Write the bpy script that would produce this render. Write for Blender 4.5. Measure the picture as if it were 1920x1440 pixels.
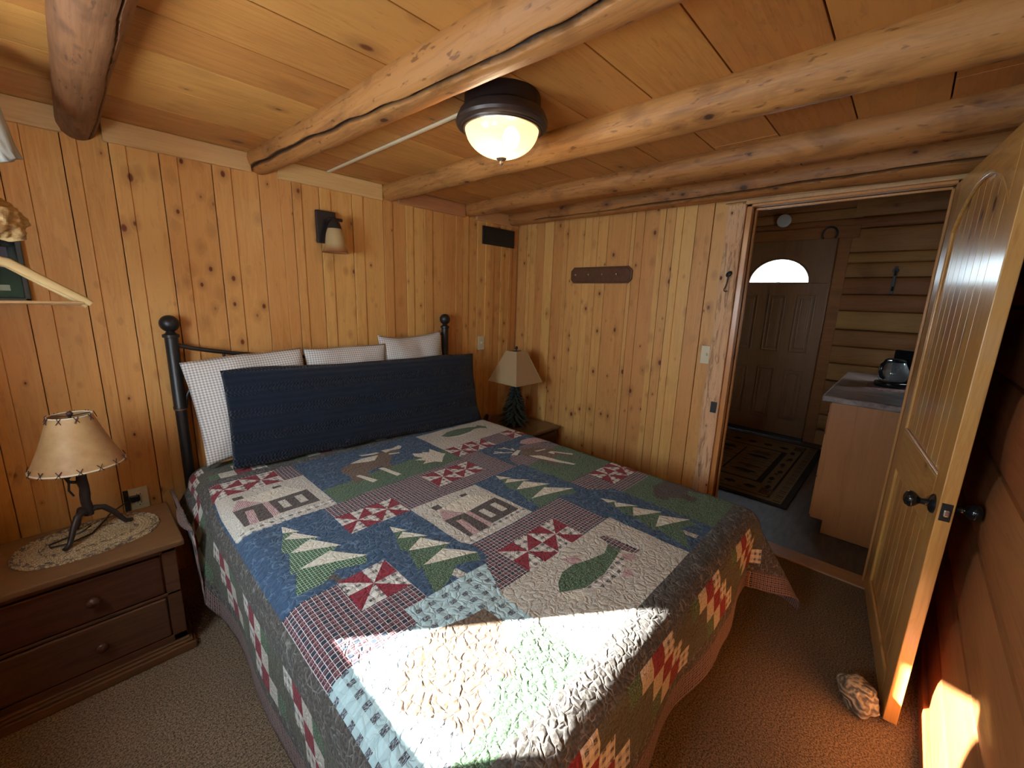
import bpy, bmesh, math, random
from math import pi, sin, cos, radians, hypot, atan2, sqrt
from mathutils import Vector, Matrix, noise as mnoise
from mathutils.geometry import delaunay_2d_cdt

for o in list(bpy.data.objects):
    bpy.data.objects.remove(o)
scn = bpy.context.scene
COL = scn.collection

# ------------------------------------------------------------------ camera
CAM = Vector((-2.768, -2.602, 1.47))
yaw, pitch, roll = radians(43.428), radians(-11.705), radians(1.864)
fw = Vector((cos(yaw)*cos(pitch), sin(yaw)*cos(pitch), sin(pitch)))
rt = Vector((sin(yaw), -cos(yaw), 0)); up = rt.cross(fw)
r2 = rt*cos(roll)+up*sin(roll); u2 = up*cos(roll)-rt*sin(roll)
cam_d = bpy.data.cameras.new('camera'); cam = bpy.data.objects.new('camera', cam_d); COL.objects.link(cam)
M = Matrix((r2, u2, -fw)).transposed().to_4x4(); M.translation = CAM
cam.matrix_world = M
cam_d.sensor_width = 36; cam_d.lens = 771.64/1920*36; cam_d.clip_start = 0.02; cam_d.clip_end = 200
scn.camera = cam

# ------------------------------------------------------------------ world, sun, exposure
SKY, SUN, EXPO = 27.0, 100.0, 0.12
wd = bpy.data.worlds.new('world'); scn.world = wd; wd.use_nodes = True
bg = wd.node_tree.nodes['Background']
bg.inputs[0].default_value = (0.72, 0.89, 1.0, 1); bg.inputs[1].default_value = SKY
sun_d = bpy.data.lights.new('sun', 'SUN'); sun = bpy.data.objects.new('sun', sun_d); COL.objects.link(sun)
sun_dir = Vector((0.800, -0.600, -0.50)).normalized()
sun.rotation_euler = sun_dir.to_track_quat('-Z', 'Y').to_euler()
sun_d.energy = SUN; sun_d.color = (1.0, 0.96, 0.88); sun_d.angle = radians(0.6)

def portal(name, loc, rot, sx, sy):
    l = bpy.data.lights.new(name, 'AREA'); l.shape = 'RECTANGLE'; l.size = sx; l.size_y = sy
    l.cycles.is_portal = True
    o = bpy.data.objects.new(name, l); COL.objects.link(o); o.location = loc; o.rotation_euler = rot
VY_0, VY_1, VZ_0, VZ_1 = -2.35, -1.95, 1.12, 1.50     # unseen opening added near the log wall so sun bounces onto the floor
# portal of the bedroom window (left wall) and of the hall window
WX, WY0, WY1, WZ0, WZ1 = -3.30, -1.44, -0.99, 1.14, 1.76
portal('portal', (WX-0.12, (WY0+WY1)/2, (WZ0+WZ1)/2), (0, radians(-90), 0), WZ1-WZ0, WY1-WY0)
portal('portal', (WX-0.12, (VY_0+VY_1)/2, (VZ_0+VZ_1)/2), (0, radians(-90), 0), VZ_1-VZ_0, VY_1-VY_0)  # portal of the added opening
HX0, HX1, HZ0, HZ1 = 1.25, 1.65, 1.2, 1.60
portal('portal', ((HX0+HX1)/2, -3.08, (HZ0+HZ1)/2), (radians(90), 0, 0), HX1-HX0, HZ1-HZ0)

vs = scn.view_settings
scn.display_settings.display_device = 'sRGB'
vs.view_transform = 'Standard'; vs.look = 'None'; vs.gamma = 1.0; vs.use_curve_mapping = False
vs.exposure = EXPO
cy = scn.cycles
cy.use_adaptive_sampling = True; cy.adaptive_threshold = .03
cy.max_bounces = 9; cy.diffuse_bounces = 5; cy.glossy_bounces = 4; cy.transmission_bounces = 6
cy.caustics_reflective = False; cy.caustics_refractive = False
cy.sample_clamp_indirect = 6.0
cy.use_denoising = True
try: cy.denoiser = 'OPENIMAGEDENOISE'
except Exception: pass

# ------------------------------------------------------------------ node helpers
class G:
    def __init__(s, name):
        s.m = bpy.data.materials.new(name); s.m.use_nodes = True
        s.nt = s.m.node_tree; s.b = s.nt.nodes['Principled BSDF']
    def n(s, t): return s.nt.nodes.new(t)
    def put(s, sock, v):
        if v is None: return
        if isinstance(v, bpy.types.NodeSocket): s.nt.links.new(v, sock)
        elif isinstance(v, (tuple, list)):
            v = tuple(v)
            if sock.type == 'RGBA' and len(v) == 3: v = v+(1,)
            sock.default_value = v
        else:
            try: sock.default_value = v
            except TypeError: sock.default_value = (v, v, v)
    def math(s, op, a, b=None, c=None, clamp=False):
        n = s.n('ShaderNodeMath'); n.operation = op; n.use_clamp = clamp
        s.put(n.inputs[0], a); s.put(n.inputs[1], b); s.put(n.inputs[2], c); return n.outputs[0]
    def vmath(s, op, a, b=None):
        n = s.n('ShaderNodeVectorMath'); n.operation = op
        s.put(n.inputs[0], a); s.put(n.inputs[1], b)
        return n.outputs[1] if op in ('LENGTH', 'DOT_PRODUCT') else n.outputs[0]
    def coord(s, k='Object'): return s.n('ShaderNodeTexCoord').outputs[k]
    def sep(s, v):
        n = s.n('ShaderNodeSeparateXYZ'); s.put(n.inputs[0], v); return n.outputs
    def comb(s, x, y, z):
        n = s.n('ShaderNodeCombineXYZ'); s.put(n.inputs[0], x); s.put(n.inputs[1], y); s.put(n.inputs[2], z); return n.outputs[0]
    def noise(s, v, scale=5, detail=3, rough=.5, dist=0):
        n = s.n('ShaderNodeTexNoise'); s.put(n.inputs['Vector'], v)
        n.inputs['Scale'].default_value = scale; n.inputs['Detail'].default_value = detail
        n.inputs['Roughness'].default_value = rough; n.inputs['Distortion'].default_value = dist
        return n.outputs[0]
    def vor(s, v, scale=5, feat='F1', rand=1.0):
        n = s.n('ShaderNodeTexVoronoi'); s.put(n.inputs['Vector'], v); n.feature = feat
        n.inputs['Scale'].default_value = scale; n.inputs['Randomness'].default_value = rand
        return n.outputs
    def attr(s, name):
        n = s.n('ShaderNodeAttribute'); n.attribute_name = name; return n.outputs
    def mapr(s, v, a, b, c=0, d=1):
        n = s.n('ShaderNodeMapRange'); s.put(n.inputs[0], v)
        for i, x in enumerate((a, b, c, d)): n.inputs[i+1].default_value = x
        return n.outputs[0]
    def mix(s, f, a, b, mode='MIX'):
        n = s.n('ShaderNodeMix'); n.data_type = 'RGBA'; n.blend_type = mode
        s.put(n.inputs[0], f); s.put(n.inputs[6], a); s.put(n.inputs[7], b); return n.outputs[2]
    def bump(s, h, strength=.3, dist=.01, normal=None):
        n = s.n('ShaderNodeBump'); s.put(n.inputs['Height'], h)
        n.inputs['Strength'].default_value = strength; n.inputs['Distance'].default_value = dist
        if normal is not None: s.put(n.inputs['Normal'], normal)
        return n.outputs[0]
    def done(s, col=None, rough=None, norm=None, **k):
        s.put(s.b.inputs['Base Color'], col); s.put(s.b.inputs['Roughness'], rough)
        if norm is not None: s.put(s.b.inputs['Normal'], norm)
        for kk, v in k.items(): s.put(s.b.inputs[kk.replace('_', ' ')], v)
        return s.m
    def stripe(s, c, period, width, off=0.0):
        a = s.math('ADD', c, off); a = s.math('DIVIDE', a, period); a = s.math('FRACT', a)
        return s.math('LESS_THAN', a, width/period)

def plain(name, col, rough=.5, **k):
    return G(name).done(col, rough, **k)

def wood(name, light, dark, axis=2, knot=.12, kscale=10, kcol=(.12, .03, .01), rough=.45, coat=0.0,
         var=.25, grain=1.0, gate=.35, bump=.15, crackcol=None, spec=.4, cracks=False, mottle=0):
    g = G(name)
    p = g.coord('Object'); r = g.attr('rnd')[2]
    off = g.math('MULTIPLY', r, 13.7)
    p = g.vmath('ADD', p, g.comb(off, off, off))
    def st(perp, along):
        v = [perp]*3; v[axis] = along; return g.vmath('MULTIPLY', p, tuple(v))
    wob = g.noise(st(3, 1.2), 1, 2)
    n1 = g.noise(st(22, 1.6), 1, 4, .6, 1.2)
    n2 = g.noise(st(110, 5), 1, 2, .6)
    # knots
    kv = st(1, .62)
    v = g.vor(kv, kscale)
    d, cc = v[0], g.sep(v[1])
    size = g.math('MULTIPLY', g.math('MULTIPLY', cc[1], cc[1]), knot); size = g.math('ADD', size, knot*.35)
    kn = g.math('SUBTRACT', 1, g.math('DIVIDE', d, size), clamp=True)
    on = g.math('GREATER_THAN', cc[0], gate)
    kcore = g.math('MULTIPLY', g.mapr(kn, .15, .45), on)
    halo = g.math('MULTIPLY', g.mapr(g.math('DIVIDE', d, g.math('MULTIPLY', size, 2.6)), 1.0, .3, 0, 1), on)
    rings = g.math('SINE', g.math('MULTIPLY', g.math('ADD', n1, g.math('MULTIPLY', halo, .25)), 40*grain))
    f = g.math('ADD', g.math('MULTIPLY', n1, .75), g.math('MULTIPLY', rings, .07))
    f = g.math('ADD', f, g.math('MULTIPLY', g.math('SUBTRACT', n2, .5), .35))
    f = g.math('ADD', f, g.math('MULTIPLY', g.math('SUBTRACT', wob, .5), .5), clamp=True)
    col = g.mix(g.mapr(f, .32, .72), light, dark)
    if mottle:
        mo = g.noise(st(9, 3.2), 1, 4, .65, .8)
        col = g.mix(g.mapr(mo, .50, .68, 0, mottle), col, tuple(.45*x for x in dark))
        sp = g.noise(st(60, 16), 1, 2, .6)
        col = g.mix(g.mapr(sp, .64, .70, 0, mottle*1.2), col, tuple(.3*x for x in dark))
    tint = g.mapr(g.math('FRACT', g.math('MULTIPLY', r, 7.31)), 0, 1, 1-var, 1+var*.5)
    col = g.mix(1.0, col, g.comb(tint, g.math('MULTIPLY', tint, tint), g.math('MULTIPLY', tint, tint)), 'MULTIPLY')
    col = g.mix(g.math('MULTIPLY', halo, .55), col, tuple(.5*a+.3*b for a, b in zip(dark, kcol)))
    col = g.mix(kcore, col, kcol)
    if cracks:
        ck = g.mapr(g.noise(st(40, 4.5), 1, 4, .7, 1.5), .53, .58)
        col = g.mix(g.math('MULTIPLY', ck, .55), col, (.14, .06, .025))
    if crackcol is not None:
        col = g.mix(g.attr('crack')[2], col, crackcol)
    h = g.math('ADD', g.math('MULTIPLY', n2, .5), g.math('MULTIPLY', kcore, -.6))
    nb = g.bump(h, bump, .004)
    return g.done(col, g.mapr(n2, 0, 1, rough-.06, rough+.1), nb, Coat_Weight=coat, Coat_Roughness=.18, Specular_IOR_Level=spec)

# ------------------------------------------------------------------ mesh helpers
class MB:
    def __init__(s): s.v = []; s.f = []; s.r = []; s.mi = []; s.cr = []; s.rv = 0.5; s.m = 0
    def add(s, vs, fs, mi=None):
        b = len(s.v); s.v += [tuple(x) for x in vs]
        for f in fs:
            s.f.append([b+i for i in f]); s.r.append(s.rv); s.mi.append(s.m if mi is None else mi)
    def box(s, x0, x1, y0, y1, z0, z1, mi=None):
        x0, x1 = min(x0, x1), max(x0, x1); y0, y1 = min(y0, y1), max(y0, y1); z0, z1 = min(z0, z1), max(z0, z1)
        s.add([(x0,y0,z0),(x1,y0,z0),(x1,y1,z0),(x0,y1,z0),(x0,y0,z1),(x1,y0,z1),(x1,y1,z1),(x0,y1,z1)],
              [(0,3,2,1),(4,5,6,7),(0,1,5,4),(1,2,6,5),(2,3,7,6),(3,0,4,7)], mi)
    def prism(s, poly, a0, a1, fn, mi=None):
        """poly: 2D outline (ccw), extruded between a0 and a1; fn(u, v, a) -> xyz"""
        n = len(poly)
        vs = [fn(u, v, a0) for u, v in poly]+[fn(u, v, a1) for u, v in poly]
        s.add(vs, [list(range(n))[::-1], list(range(n, 2*n))]+[(i, (i+1) % n, n+(i+1) % n, n+i) for i in range(n)], mi)
    def lathe(s, prof, c=(0, 0, 0), axis=(0, 0, 1), seg=32, cap=True, scale=(1, 1)):
        ax = Vector(axis).normalized(); a = ax.orthogonal().normalized(); b = ax.cross(a)
        if abs(ax.z) > .99: a = Vector((1, 0, 0)); b = ax.cross(a)
        c = Vector(c); vs = []
        for r, h in prof:
            for k in range(seg):
                t = 2*pi*k/seg; vs.append(c+ax*h+a*(r*cos(t)*scale[0])+b*(r*sin(t)*scale[1]))
        fs = []
        for i in range(len(prof)-1):
            for k in range(seg):
                fs.append((i*seg+k, i*seg+(k+1) % seg, (i+1)*seg+(k+1) % seg, (i+1)*seg+k))
        if cap:
            if prof[0][0] > 1e-4: fs.append(list(range(seg))[::-1])
            if prof[-1][0] > 1e-4: fs.append([(len(prof)-1)*seg+k for k in range(seg)])
        s.add(vs, fs)
    def tube(s, pts, rad, seg=10, closed=False, flat=1.0):
        pts = [Vector(p) for p in pts]; n = len(pts); vs = []
        prev = None
        for i, p in enumerate(pts):
            a = pts[(i-1) % n] if (closed or i > 0) else p
            b = pts[(i+1) % n] if (closed or i < n-1) else p
            t = (b-a).normalized()
            if prev is None:
                u = t.orthogonal().normalized()
                if abs(t.z) < .9: u = (Vector((0, 0, 1))-t*t.z).normalized()
            else: u = (prev-t*prev.dot(t)).normalized()
            prev = u; w = t.cross(u)
            r = rad(i/(n-1)) if callable(rad) else rad
            for k in range(seg):
                q = 2*pi*k/seg; vs.append(p+u*(r*cos(q))+w*(r*sin(q)*flat))
        fs = []
        for i in range(n if closed else n-1):
            j = (i+1) % n
            for k in range(seg): fs.append((i*seg+k, i*seg+(k+1) % seg, j*seg+(k+1) % seg, j*seg+k))
        if not closed: fs += [list(range(seg))[::-1], [(n-1)*seg+k for k in range(seg)]]
        s.add(vs, fs)
    def sphere(s, c, r, seg=20, ring=12, sc=(1, 1, 1)):
        prof = [(max(1e-5, sin(pi*i/ring)), -cos(pi*i/ring)) for i in range(ring+1)]
        b = len(s.v); s.lathe([(a, h) for a, h in prof], (0, 0, 0), (0, 0, 1), seg, cap=False)
        for i in range(b, len(s.v)):
            x, y, z = s.v[i]; s.v[i] = (c[0]+x*r*sc[0], c[1]+y*r*sc[1], c[2]+z*r*sc[2])
    def build(s, name, mats, parent=None, smooth=None, bevel=0, crack=None, uv=None):
        me = bpy.data.meshes.new(name); me.from_pydata(s.v, [], s.f)
        mats = mats if isinstance(mats, (list, tuple)) else [mats]
        for m in mats: me.materials.append(m)
        a = me.attributes.new('rnd', 'FLOAT', 'FACE'); a.data.foreach_set('value', s.r)
        me.polygons.foreach_set('material_index', s.mi)
        if crack is not None:
            a = me.attributes.new('crack', 'FLOAT', 'POINT'); a.data.foreach_set('value', crack)
        if uv is not None:
            l = me.uv_layers.new(name='UVMap')
            for lp in me.loops: l.data[lp.index].uv = uv[lp.vertex_index]
        me.validate(); me.update()
        if smooth is not None:
            me.polygons.foreach_set('use_smooth', [True]*len(me.polygons))
            if smooth < 180: me.set_sharp_from_angle(angle=radians(smooth))
        o = bpy.data.objects.new(name, me); COL.objects.link(o)
        if parent is not None: o.parent = parent
        if bevel:
            b = o.modifiers.new('Bevel', 'BEVEL'); b.width = bevel; b.segments = 2; b.limit_method = 'ANGLE'; b.angle_limit = radians(40)
        return o

def tag(o, label=None, cat=None, group=None, kind=None):
    if label: o['label'] = label
    if cat: o['category'] = cat
    if group: o['group'] = group
    if kind: o['kind'] = kind
    return o
def empty(name, loc=(0, 0, 0), rz=0, **k):
    o = bpy.data.objects.new(name, None); COL.objects.link(o); o.location = loc; o.rotation_euler = (0, 0, rz)
    o.empty_display_size = .05
    return tag(o, **k)

# ------------------------------------------------------------------ materials
PINE_L, PINE_D = (.65, .36, .115), (.52, .25, .070)
m_wall = wood('pine_wall', PINE_L, PINE_D, 2, knot=.17, kscale=14, var=.13, rough=.45, coat=.04, mottle=.12, gate=.22, kcol=(.14, .03, .01))
m_ceil = wood('pine_ceiling', (.51, .24, .062), (.37, .15, .034), 0, mottle=.18, knot=.15, kscale=7, var=.12, rough=.45, coat=.1, gate=.45)
m_log = wood('peeled_log', (.42, .195, .056), (.22, .082, .024), 1, mottle=.5, knot=.19, kscale=13, var=.10, rough=.55, kcol=(.06, .025, .012), crackcol=(.02, .010, .006), bump=.5)
m_trim = wood('pine_trim', (.62, .39, .17), (.50, .28, .10), 0, knot=.12, kscale=6, gate=.7, rough=.45, coat=.1)
m_trimv = wood('pine_casing', (.66, .37, .12), (.50, .24, .06), 2, knot=.12, kscale=6, gate=.7, rough=.3, coat=.4)
m_rough = wood('rough_sawn', (.78, .55, .31), (.60, .38, .18), 2, knot=.13, kscale=14, gate=.55, rough=.65, bump=.8, cracks=True)
m_door = wood('varnished_pine_door', (.62, .35, .10), (.44, .21, .05), 2, knot=.20, kscale=6.5, gate=.42, kcol=(.10, .025, .006), rough=.36, coat=.6, var=.12)
m_doorx = wood('varnished_pine_rail', (.60, .33, .095), (.42, .19, .045), 0, knot=.20, kscale=6.5, gate=.5, kcol=(.10, .025, .006), rough=.36, coat=.6, var=.12)
m_hlog = wood('log_wall', (.38, .165, .055), (.25, .095, .03), 0, knot=.16, kscale=5, gate=.55, rough=.5, coat=.2, bump=.35)
m_hall = wood('hall_log', (.44, .20, .05), (.28, .115, .026), 1, knot=.18, kscale=6, gate=.5, rough=.55, crackcol=(.01, .006, .004))
m_hallx = wood('hall_board', (.44, .20, .05), (.28, .115, .026), 0, knot=.18, kscale=6, gate=.5, rough=.55)
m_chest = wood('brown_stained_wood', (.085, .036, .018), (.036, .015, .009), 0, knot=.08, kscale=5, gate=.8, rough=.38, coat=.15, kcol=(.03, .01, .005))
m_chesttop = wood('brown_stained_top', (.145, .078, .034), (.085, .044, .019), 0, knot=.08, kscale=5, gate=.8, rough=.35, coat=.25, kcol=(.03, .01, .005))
m_cab = wood('cabinet_laminate', (.42, .175, .055), (.31, .12, .035), 2, knot=.05, kscale=4, gate=.9, rough=.4, grain=.5)
m_hanger = wood('hanger_wood', (.32, .19, .08), (.25, .14, .055), 0, knot=.03, kscale=4, gate=.95, rough=.4)
m_plaque = wood('dark_plaque', (.10, .038, .018), (.045, .017, .010), 1, knot=.05, kscale=8, gate=.9, rough=.35, coat=.3)
m_gap = plain('gap_shadow', (.03, .016, .008), .9)
m_black = plain('black_iron', (.012, .012, .013), .42, Specular_IOR_Level=.5)
m_iron = plain('dark_bronze', (.028, .021, .020), .45, Metallic=.3)
m_blackgloss = plain('black_gloss', (.01, .01, .011), .12)
m_ivory = plain('ivory_plastic', (.62, .55, .36), .35)
m_white = plain('off_white', (.75, .74, .68), .5)
m_dark = plain('dark_hole', (.01, .008, .006), .8)
m_metal = plain('brushed_metal', (.62, .60, .56), .3, Metallic=1.0)

def carpet_mat():
    g = G('carpet'); p = g.coord('Object')
    n = g.noise(p, 150, 2, .8); n3 = g.noise(p, 260, 2, .6); n2 = g.noise(p, 2.5, 2)
    f = g.math('ADD', g.math('MULTIPLY', n, .7), g.math('MULTIPLY', n3, .5))
    c = g.mix(g.mapr(f, .50, .70), (.085, .062, .042), (.40, .29, .190))
    c = g.mix(g.mapr(n2, .35, .7, 0, .25), c, (.12, .085, .06))
    return g.done(c, .95, g.bump(f, .9, .008), Specular_IOR_Level=.1)
m_carpet = carpet_mat()
def vinyl_mat():
    g = G('hall_vinyl'); p = g.coord('Object')
    v = g.vor(g.vmath('MULTIPLY', p, (1, 1, 1)), 4.5)
    n = g.noise(g.vmath('MULTIPLY', p, (2, 9, 1)), 4, 4, .6)
    c = g.mix(g.mapr(n, .35, .7), (.052, .036, .025), (.13, .088, .060))
    c = g.mix(g.math('MULTIPLY', g.sep(v[1])[0], .4), c, (.06, .046, .04))
    return g.done(c, .4, g.bump(n, .15, .003))
m_vinyl = vinyl_mat()
def counter_mat():
    g = G('counter_laminate'); p = g.coord('Object')
    n = g.noise(g.vmath('MULTIPLY', p, (14, 3, 6)), 3, 5, .7)
    c = g.mix(g.mapr(n, .38, .65), (.10, .06, .055), (.34, .27, .24))
    return g.done(c, .3)
m_counter = counter_mat()

# ---- quilt fabrics (all in flat quilt coordinates, metres)
def fab(name, colfn, stitch=1.0, thread=None, rough=.92):
    g = G(name); uv = g.coord('UV')
    w = g.noise(uv, 9, 2); w2 = g.noise(g.vmath('ADD', uv, (5.2, 1.3, 0)), 9, 2)
    q = g.vmath('ADD', uv, g.vmath('MULTIPLY', g.comb(g.math('SUBTRACT', w, .5), g.math('SUBTRACT', w2, .5), 0), (.06, .06, 0)))
    w3_ = g.noise(uv, 38, 1); w4_ = g.noise(g.vmath('ADD', uv, (3.1, 7.7, 0)), 38, 1)
    q = g.vmath('ADD', q, g.vmath('MULTIPLY', g.comb(g.math('SUBTRACT', w3_, .5), g.math('SUBTRACT', w4_, .5), 0), (.034, .034, 0)))
    e = g.vor(q, 42, 'DISTANCE_TO_EDGE')[0]
    col = colfn(g, uv)
    if thread:
        line = g.mapr(e, .02, .07, 1, 0); gate = g.mapr(g.noise(uv, 30, 1), .45, .55)
        col = g.mix(g.math('MULTIPLY', g.math('MULTIPLY', line, gate), .55), col, thread)
    h = g.math('POWER', g.mapr(e, 0, .34), .6)
    fine = g.noise(uv, 900, 1)
    nb = g.bump(g.math('ADD', h, g.math('MULTIPLY', fine, .1)), .7*stitch, .005)
    return g.done(col, rough, nb, Specular_IOR_Level=.15, Sheen_Weight=.1)
def c_solid(a, b, sc=120, lo=.4, hi=.62):
    return lambda g, uv: g.mix(g.mapr(g.noise(uv, sc, 3, .65), lo, hi), a, b)
def c_plaid(base, alt, l1, l2, P=.026, w=.0022):
    def f(g, uv):
        s = g.sep(uv); x, y = s[0], s[1]
        c = g.mix(g.math('MULTIPLY', g.stripe(x, P, P*.5), .8), base, alt)
        c = g.mix(g.math('MULTIPLY', g.stripe(y, P, P*.5), .5), c, alt)
        for k, (o, lc) in enumerate(((0.0, l1), (P*.5, l1), (P*.68, l2))):
            c = g.mix(g.stripe(x, P, w, o), c, lc); c = g.mix(g.stripe(y, P, w, o), c, lc)
        return c
    return f
def c_check(light, dark, mid, P=.04):
    def f(g, uv):
        s = g.sep(uv); x = s[0]; y = g.math('ADD', s[1], g.math('MULTIPLY', g.math('SUBTRACT', g.noise(uv, 60, 2), .5), .004))
        a = g.stripe(x, P, P*.42); b = g.stripe(y, P*.8, P*.34)
        c = g.mix(g.math('MULTIPLY', g.math('MAXIMUM', a, b), .35), light, mid)
        both = g.math('MULTIPLY', a, b)
        hatch = g.mapr(g.noise(g.vmath('MULTIPLY', uv, (1, 5, 1)), 140, 2), .38, .52)
        return g.mix(g.math('MULTIPLY', both, hatch), c, dark)
    return f
def c_grid(base, line, P=.0095, w=.0017, one=False):
    def f(g, uv):
        s = g.sep(uv)
        b = g.mix(g.mapr(g.noise(uv, 150, 2), .4, .6), base, tuple(x*.6 for x in base))
        c = g.mix(g.stripe(s[0], P, w), b, line)
        return c if one else g.mix(g.stripe(s[1], P*1.1, w), c, line)
    return f
F = {}
def addf(k, m): F[k] = (len(F), m)
addf('grey', fab('quilt_grey', c_solid((.045, .042, .039), (.105, .097, .086)), 1, (.30, .30, .28)))
addf('blue', fab('quilt_blue', c_solid((.030, .062, .115), (.048, .090, .155), 60), 1, (.16, .24, .34)))
addf('plaid', fab('quilt_navy_plaid', c_plaid((.026, .036, .056), (.070, .028, .036), (.56, .52, .52), (.26, .11, .12), .030, .0018)))
addf('red', fab('quilt_red', c_solid((.17, .013, .024), (.27, .035, .052), 110)))
addf('check', fab('quilt_check', c_check((.62, .60, .54), (.02, .02, .025), (.20, .19, .20), .034)))
addf('print', fab('quilt_cream_print', c_solid((.54, .52, .45), (.20, .19, .17), 190, .50, .66)))
addf('cream', fab('quilt_cream', c_solid((.64, .61, .51), (.55, .52, .43), 90)))
addf('green', fab('quilt_green', c_solid((.035, .08, .042), (.22, .29, .19), 230, .48, .62)))
addf('ggrid', fab('quilt_green_grid', c_grid((.045, .11, .065), (.36, .48, .32), .0105, .0018)))
addf('gstripe', fab('quilt_green_stripe', c_grid((.05, .10, .06), (.22, .32, .22), .0060, .0014, True)))
addf('barn', fab('quilt_barn', c_solid((.045, .036, .034), (.12, .10, .09), 170)))
addf('pink', fab('quilt_pink', c_grid((.44, .26, .27), (.60, .48, .46), .0060, .002, True)))
addf('brown', fab('quilt_brown', c_solid((.11, .075, .05), (.18, .13, .09), 130)))
addf('wplaid', fab('quilt_pale_plaid', c_check((.42, .58, .60), (.05, .035, .05), (.25, .36, .40), .046)))
addf('olive', fab('quilt_olive', c_solid((.055, .060, .044), (.125, .125, .092), 160)))
addf('hem', fab('quilt_hem_plaid', c_plaid((.022, .020, .026), (.075, .050, .048), (.36, .27, .24), (.20, .09, .08), .020, .0018)))
addf('bears', fab('quilt_dark_bear', c_solid((.060, .046, .040), (.10, .080, .066), 130)))
FM = [None]*len(F)
for k, (i, m) in F.items(): FM[i] = m

# ================================================================== STRUCTURE
H = 2.16
R = random.Random(7)
S = dict(kind='structure')
XW, YF = -3.30, -2.88          # left wall, log wall
mb = MB(); mb.box(XW-.2, 0.0, YF-.2, 0.15, -.08, 0)
tag(mb.build('floor', m_carpet), 'brown speckled carpet covering the bedroom floor', 'carpet', **S)

def seams(lst, a, b, lo, hi, rnd):
    out = list(lst)
    while out[0] > a+lo: out.insert(0, out[0]-rnd.uniform(lo, hi))
    while out[-1] < b-lo: out.append(out[-1]+rnd.uniform(lo, hi))
    out = [x for x in out if a < x < b]
    return [a]+out+[b]
def board_wall(mb, lst, z0, z1, put, rnd):
    """put(u0,u1,depth0,depth1,z0,z1): vertical boards, each with a raised and a lower strip"""
    for i in range(len(lst)-1):
        u0, u1 = lst[i]+.0013, lst[i+1]-.0013
        mb.rv = rnd.random(); w = u1-u0; d = rnd.uniform(.018, .022)
        if w > .09:
            k = rnd.choice((.32, .38, .62)); um = u0+w*k
            if k < .5:
                put(u0, um, 0, d+.007, z0, z1); put(um, u1, 0, d, z0, z1)
            else:
                put(u0, um, 0, d, z0, z1); put(um, u1, 0, d+.007, z0, z1)
        else: put(u0, u1, 0, d+rnd.choice((0, .005)), z0, z1)
back = [-2.902, -2.727, -2.584, -2.418, -2.218, -2.016, -1.855, -1.705, -1.508, -1.297, -1.13, -.98, -.803, -.627, -.474, -.33, -.21, -.11]
mb = MB(); mb.m = 0
board_wall(mb, seams(back, XW, 0, .13, .19, R), 0, H, lambda a, b, d0, d1, z0, z1: mb.box(a, b, .022-d1+.0, .03, z0, z1), R)
mb.box(XW, 0.1, .03, .16, 0, H+.4, 1)
tag(mb.build('wall_back', [m_wall, m_gap], bevel=.0018), 'knotty pine board wall behind the headboard', 'wall', **S)

# door wall (x = 0) with its doorway y -2.653 .. -1.845, z 0 .. 2.03
DY0, DY1, DZ = -2.653, -1.845, 2.03
door_s = [-1.634, -1.531, -1.40, -1.333, -1.289, -1.12, -1.089, -.90, -.766, -.70, -.616, -.50, -.40, -.30, -.214, -.11]
mb = MB()
ds = seams(door_s, -1.80, 0, .10, .16, R)
board_wall(mb, ds, 0, H, lambda a, b, d0, d1, z0, z1: mb.box(.022-d1, .03, a, b, z0, z1), R)
board_wall(mb, [YF, -2.75], 0, H, lambda a, b, d0, d1, z0, z1: mb.box(.022-d1, .03, a, b, z0, z1), R)
mb.box(0, .03, -2.75, -1.80, 2.05, H, 0)
mb.box(.03, .10, -1.845, .15, 0, H+.4, 1); mb.box(.03, .10, YF-.1, -2.653, 0, H+.4, 1); mb.box(.03, .10, -2.653, -1.845, DZ, H+.4, 1)
tag(mb.build('wall_right', [m_wall, m_gap], bevel=.0018), 'knotty pine board wall with the doorway', 'wall', **S)

# left wall with the window
mb = MB()
def wl(a, b, d0, d1, z0, z1): mb.box(XW-.03, XW+d1-.02, a, b, z0, z1)
for (a, b, z0, z1) in ((YF, VY_0, 0, H), (VY_1, WY0, 0, H), (WY1, 0, 0, H), (WY0, WY1, 0, WZ0), (WY0, WY1, WZ1, H), (VY_0, VY_1, 0, VZ_0), (VY_0, VY_1, VZ_1, H)):
    board_wall(mb, seams([a+.14], a, b, .13, .18, R), z0, z1, wl, R)
EW = .13
mb.box(XW-.10, XW-.03, YF-.1, VY_0-EW, 0, H+.4, 1); mb.box(XW-.10, XW-.03, VY_1+EW, WY0-EW, 0, H+.4, 1); mb.box(XW-.10, XW-.03, VY_0-EW, VY_1+EW, 0, VZ_0-EW, 1); mb.box(XW-.10, XW-.03, VY_0-EW, VY_1+EW, VZ_1+EW, H+.4, 1); mb.box(XW-.10, XW-.03, WY1+EW, .15, 0, H+.4, 1)
mb.box(XW-.10, XW-.03, WY0-EW, WY1+EW, 0, WZ0-EW, 1); mb.box(XW-.10, XW-.03, WY0-EW, WY1+EW, WZ1+EW, H+.4, 1)
tag(mb.build('wall_left', [m_wall, m_gap], bevel=.0018), 'pine board wall with the bedroom window', 'wall', **S)
w1 = empty('window_1', (XW, (WY0+WY1)/2, WZ0), label='small window in the left wall letting the sun in', cat='window', kind='structure')
mb = MB()
for (a, b, z0, z1) in ((-.275, -.225, -.05, .67), (.225, .275, -.05, .67), (-.275, .275, -.05, 0), (-.275, .275, .62, .67)):
    mb.box(.005, .025, a, b, z0, z1)
mb.build('window_frame', m_trimv, w1, bevel=.002)

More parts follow.
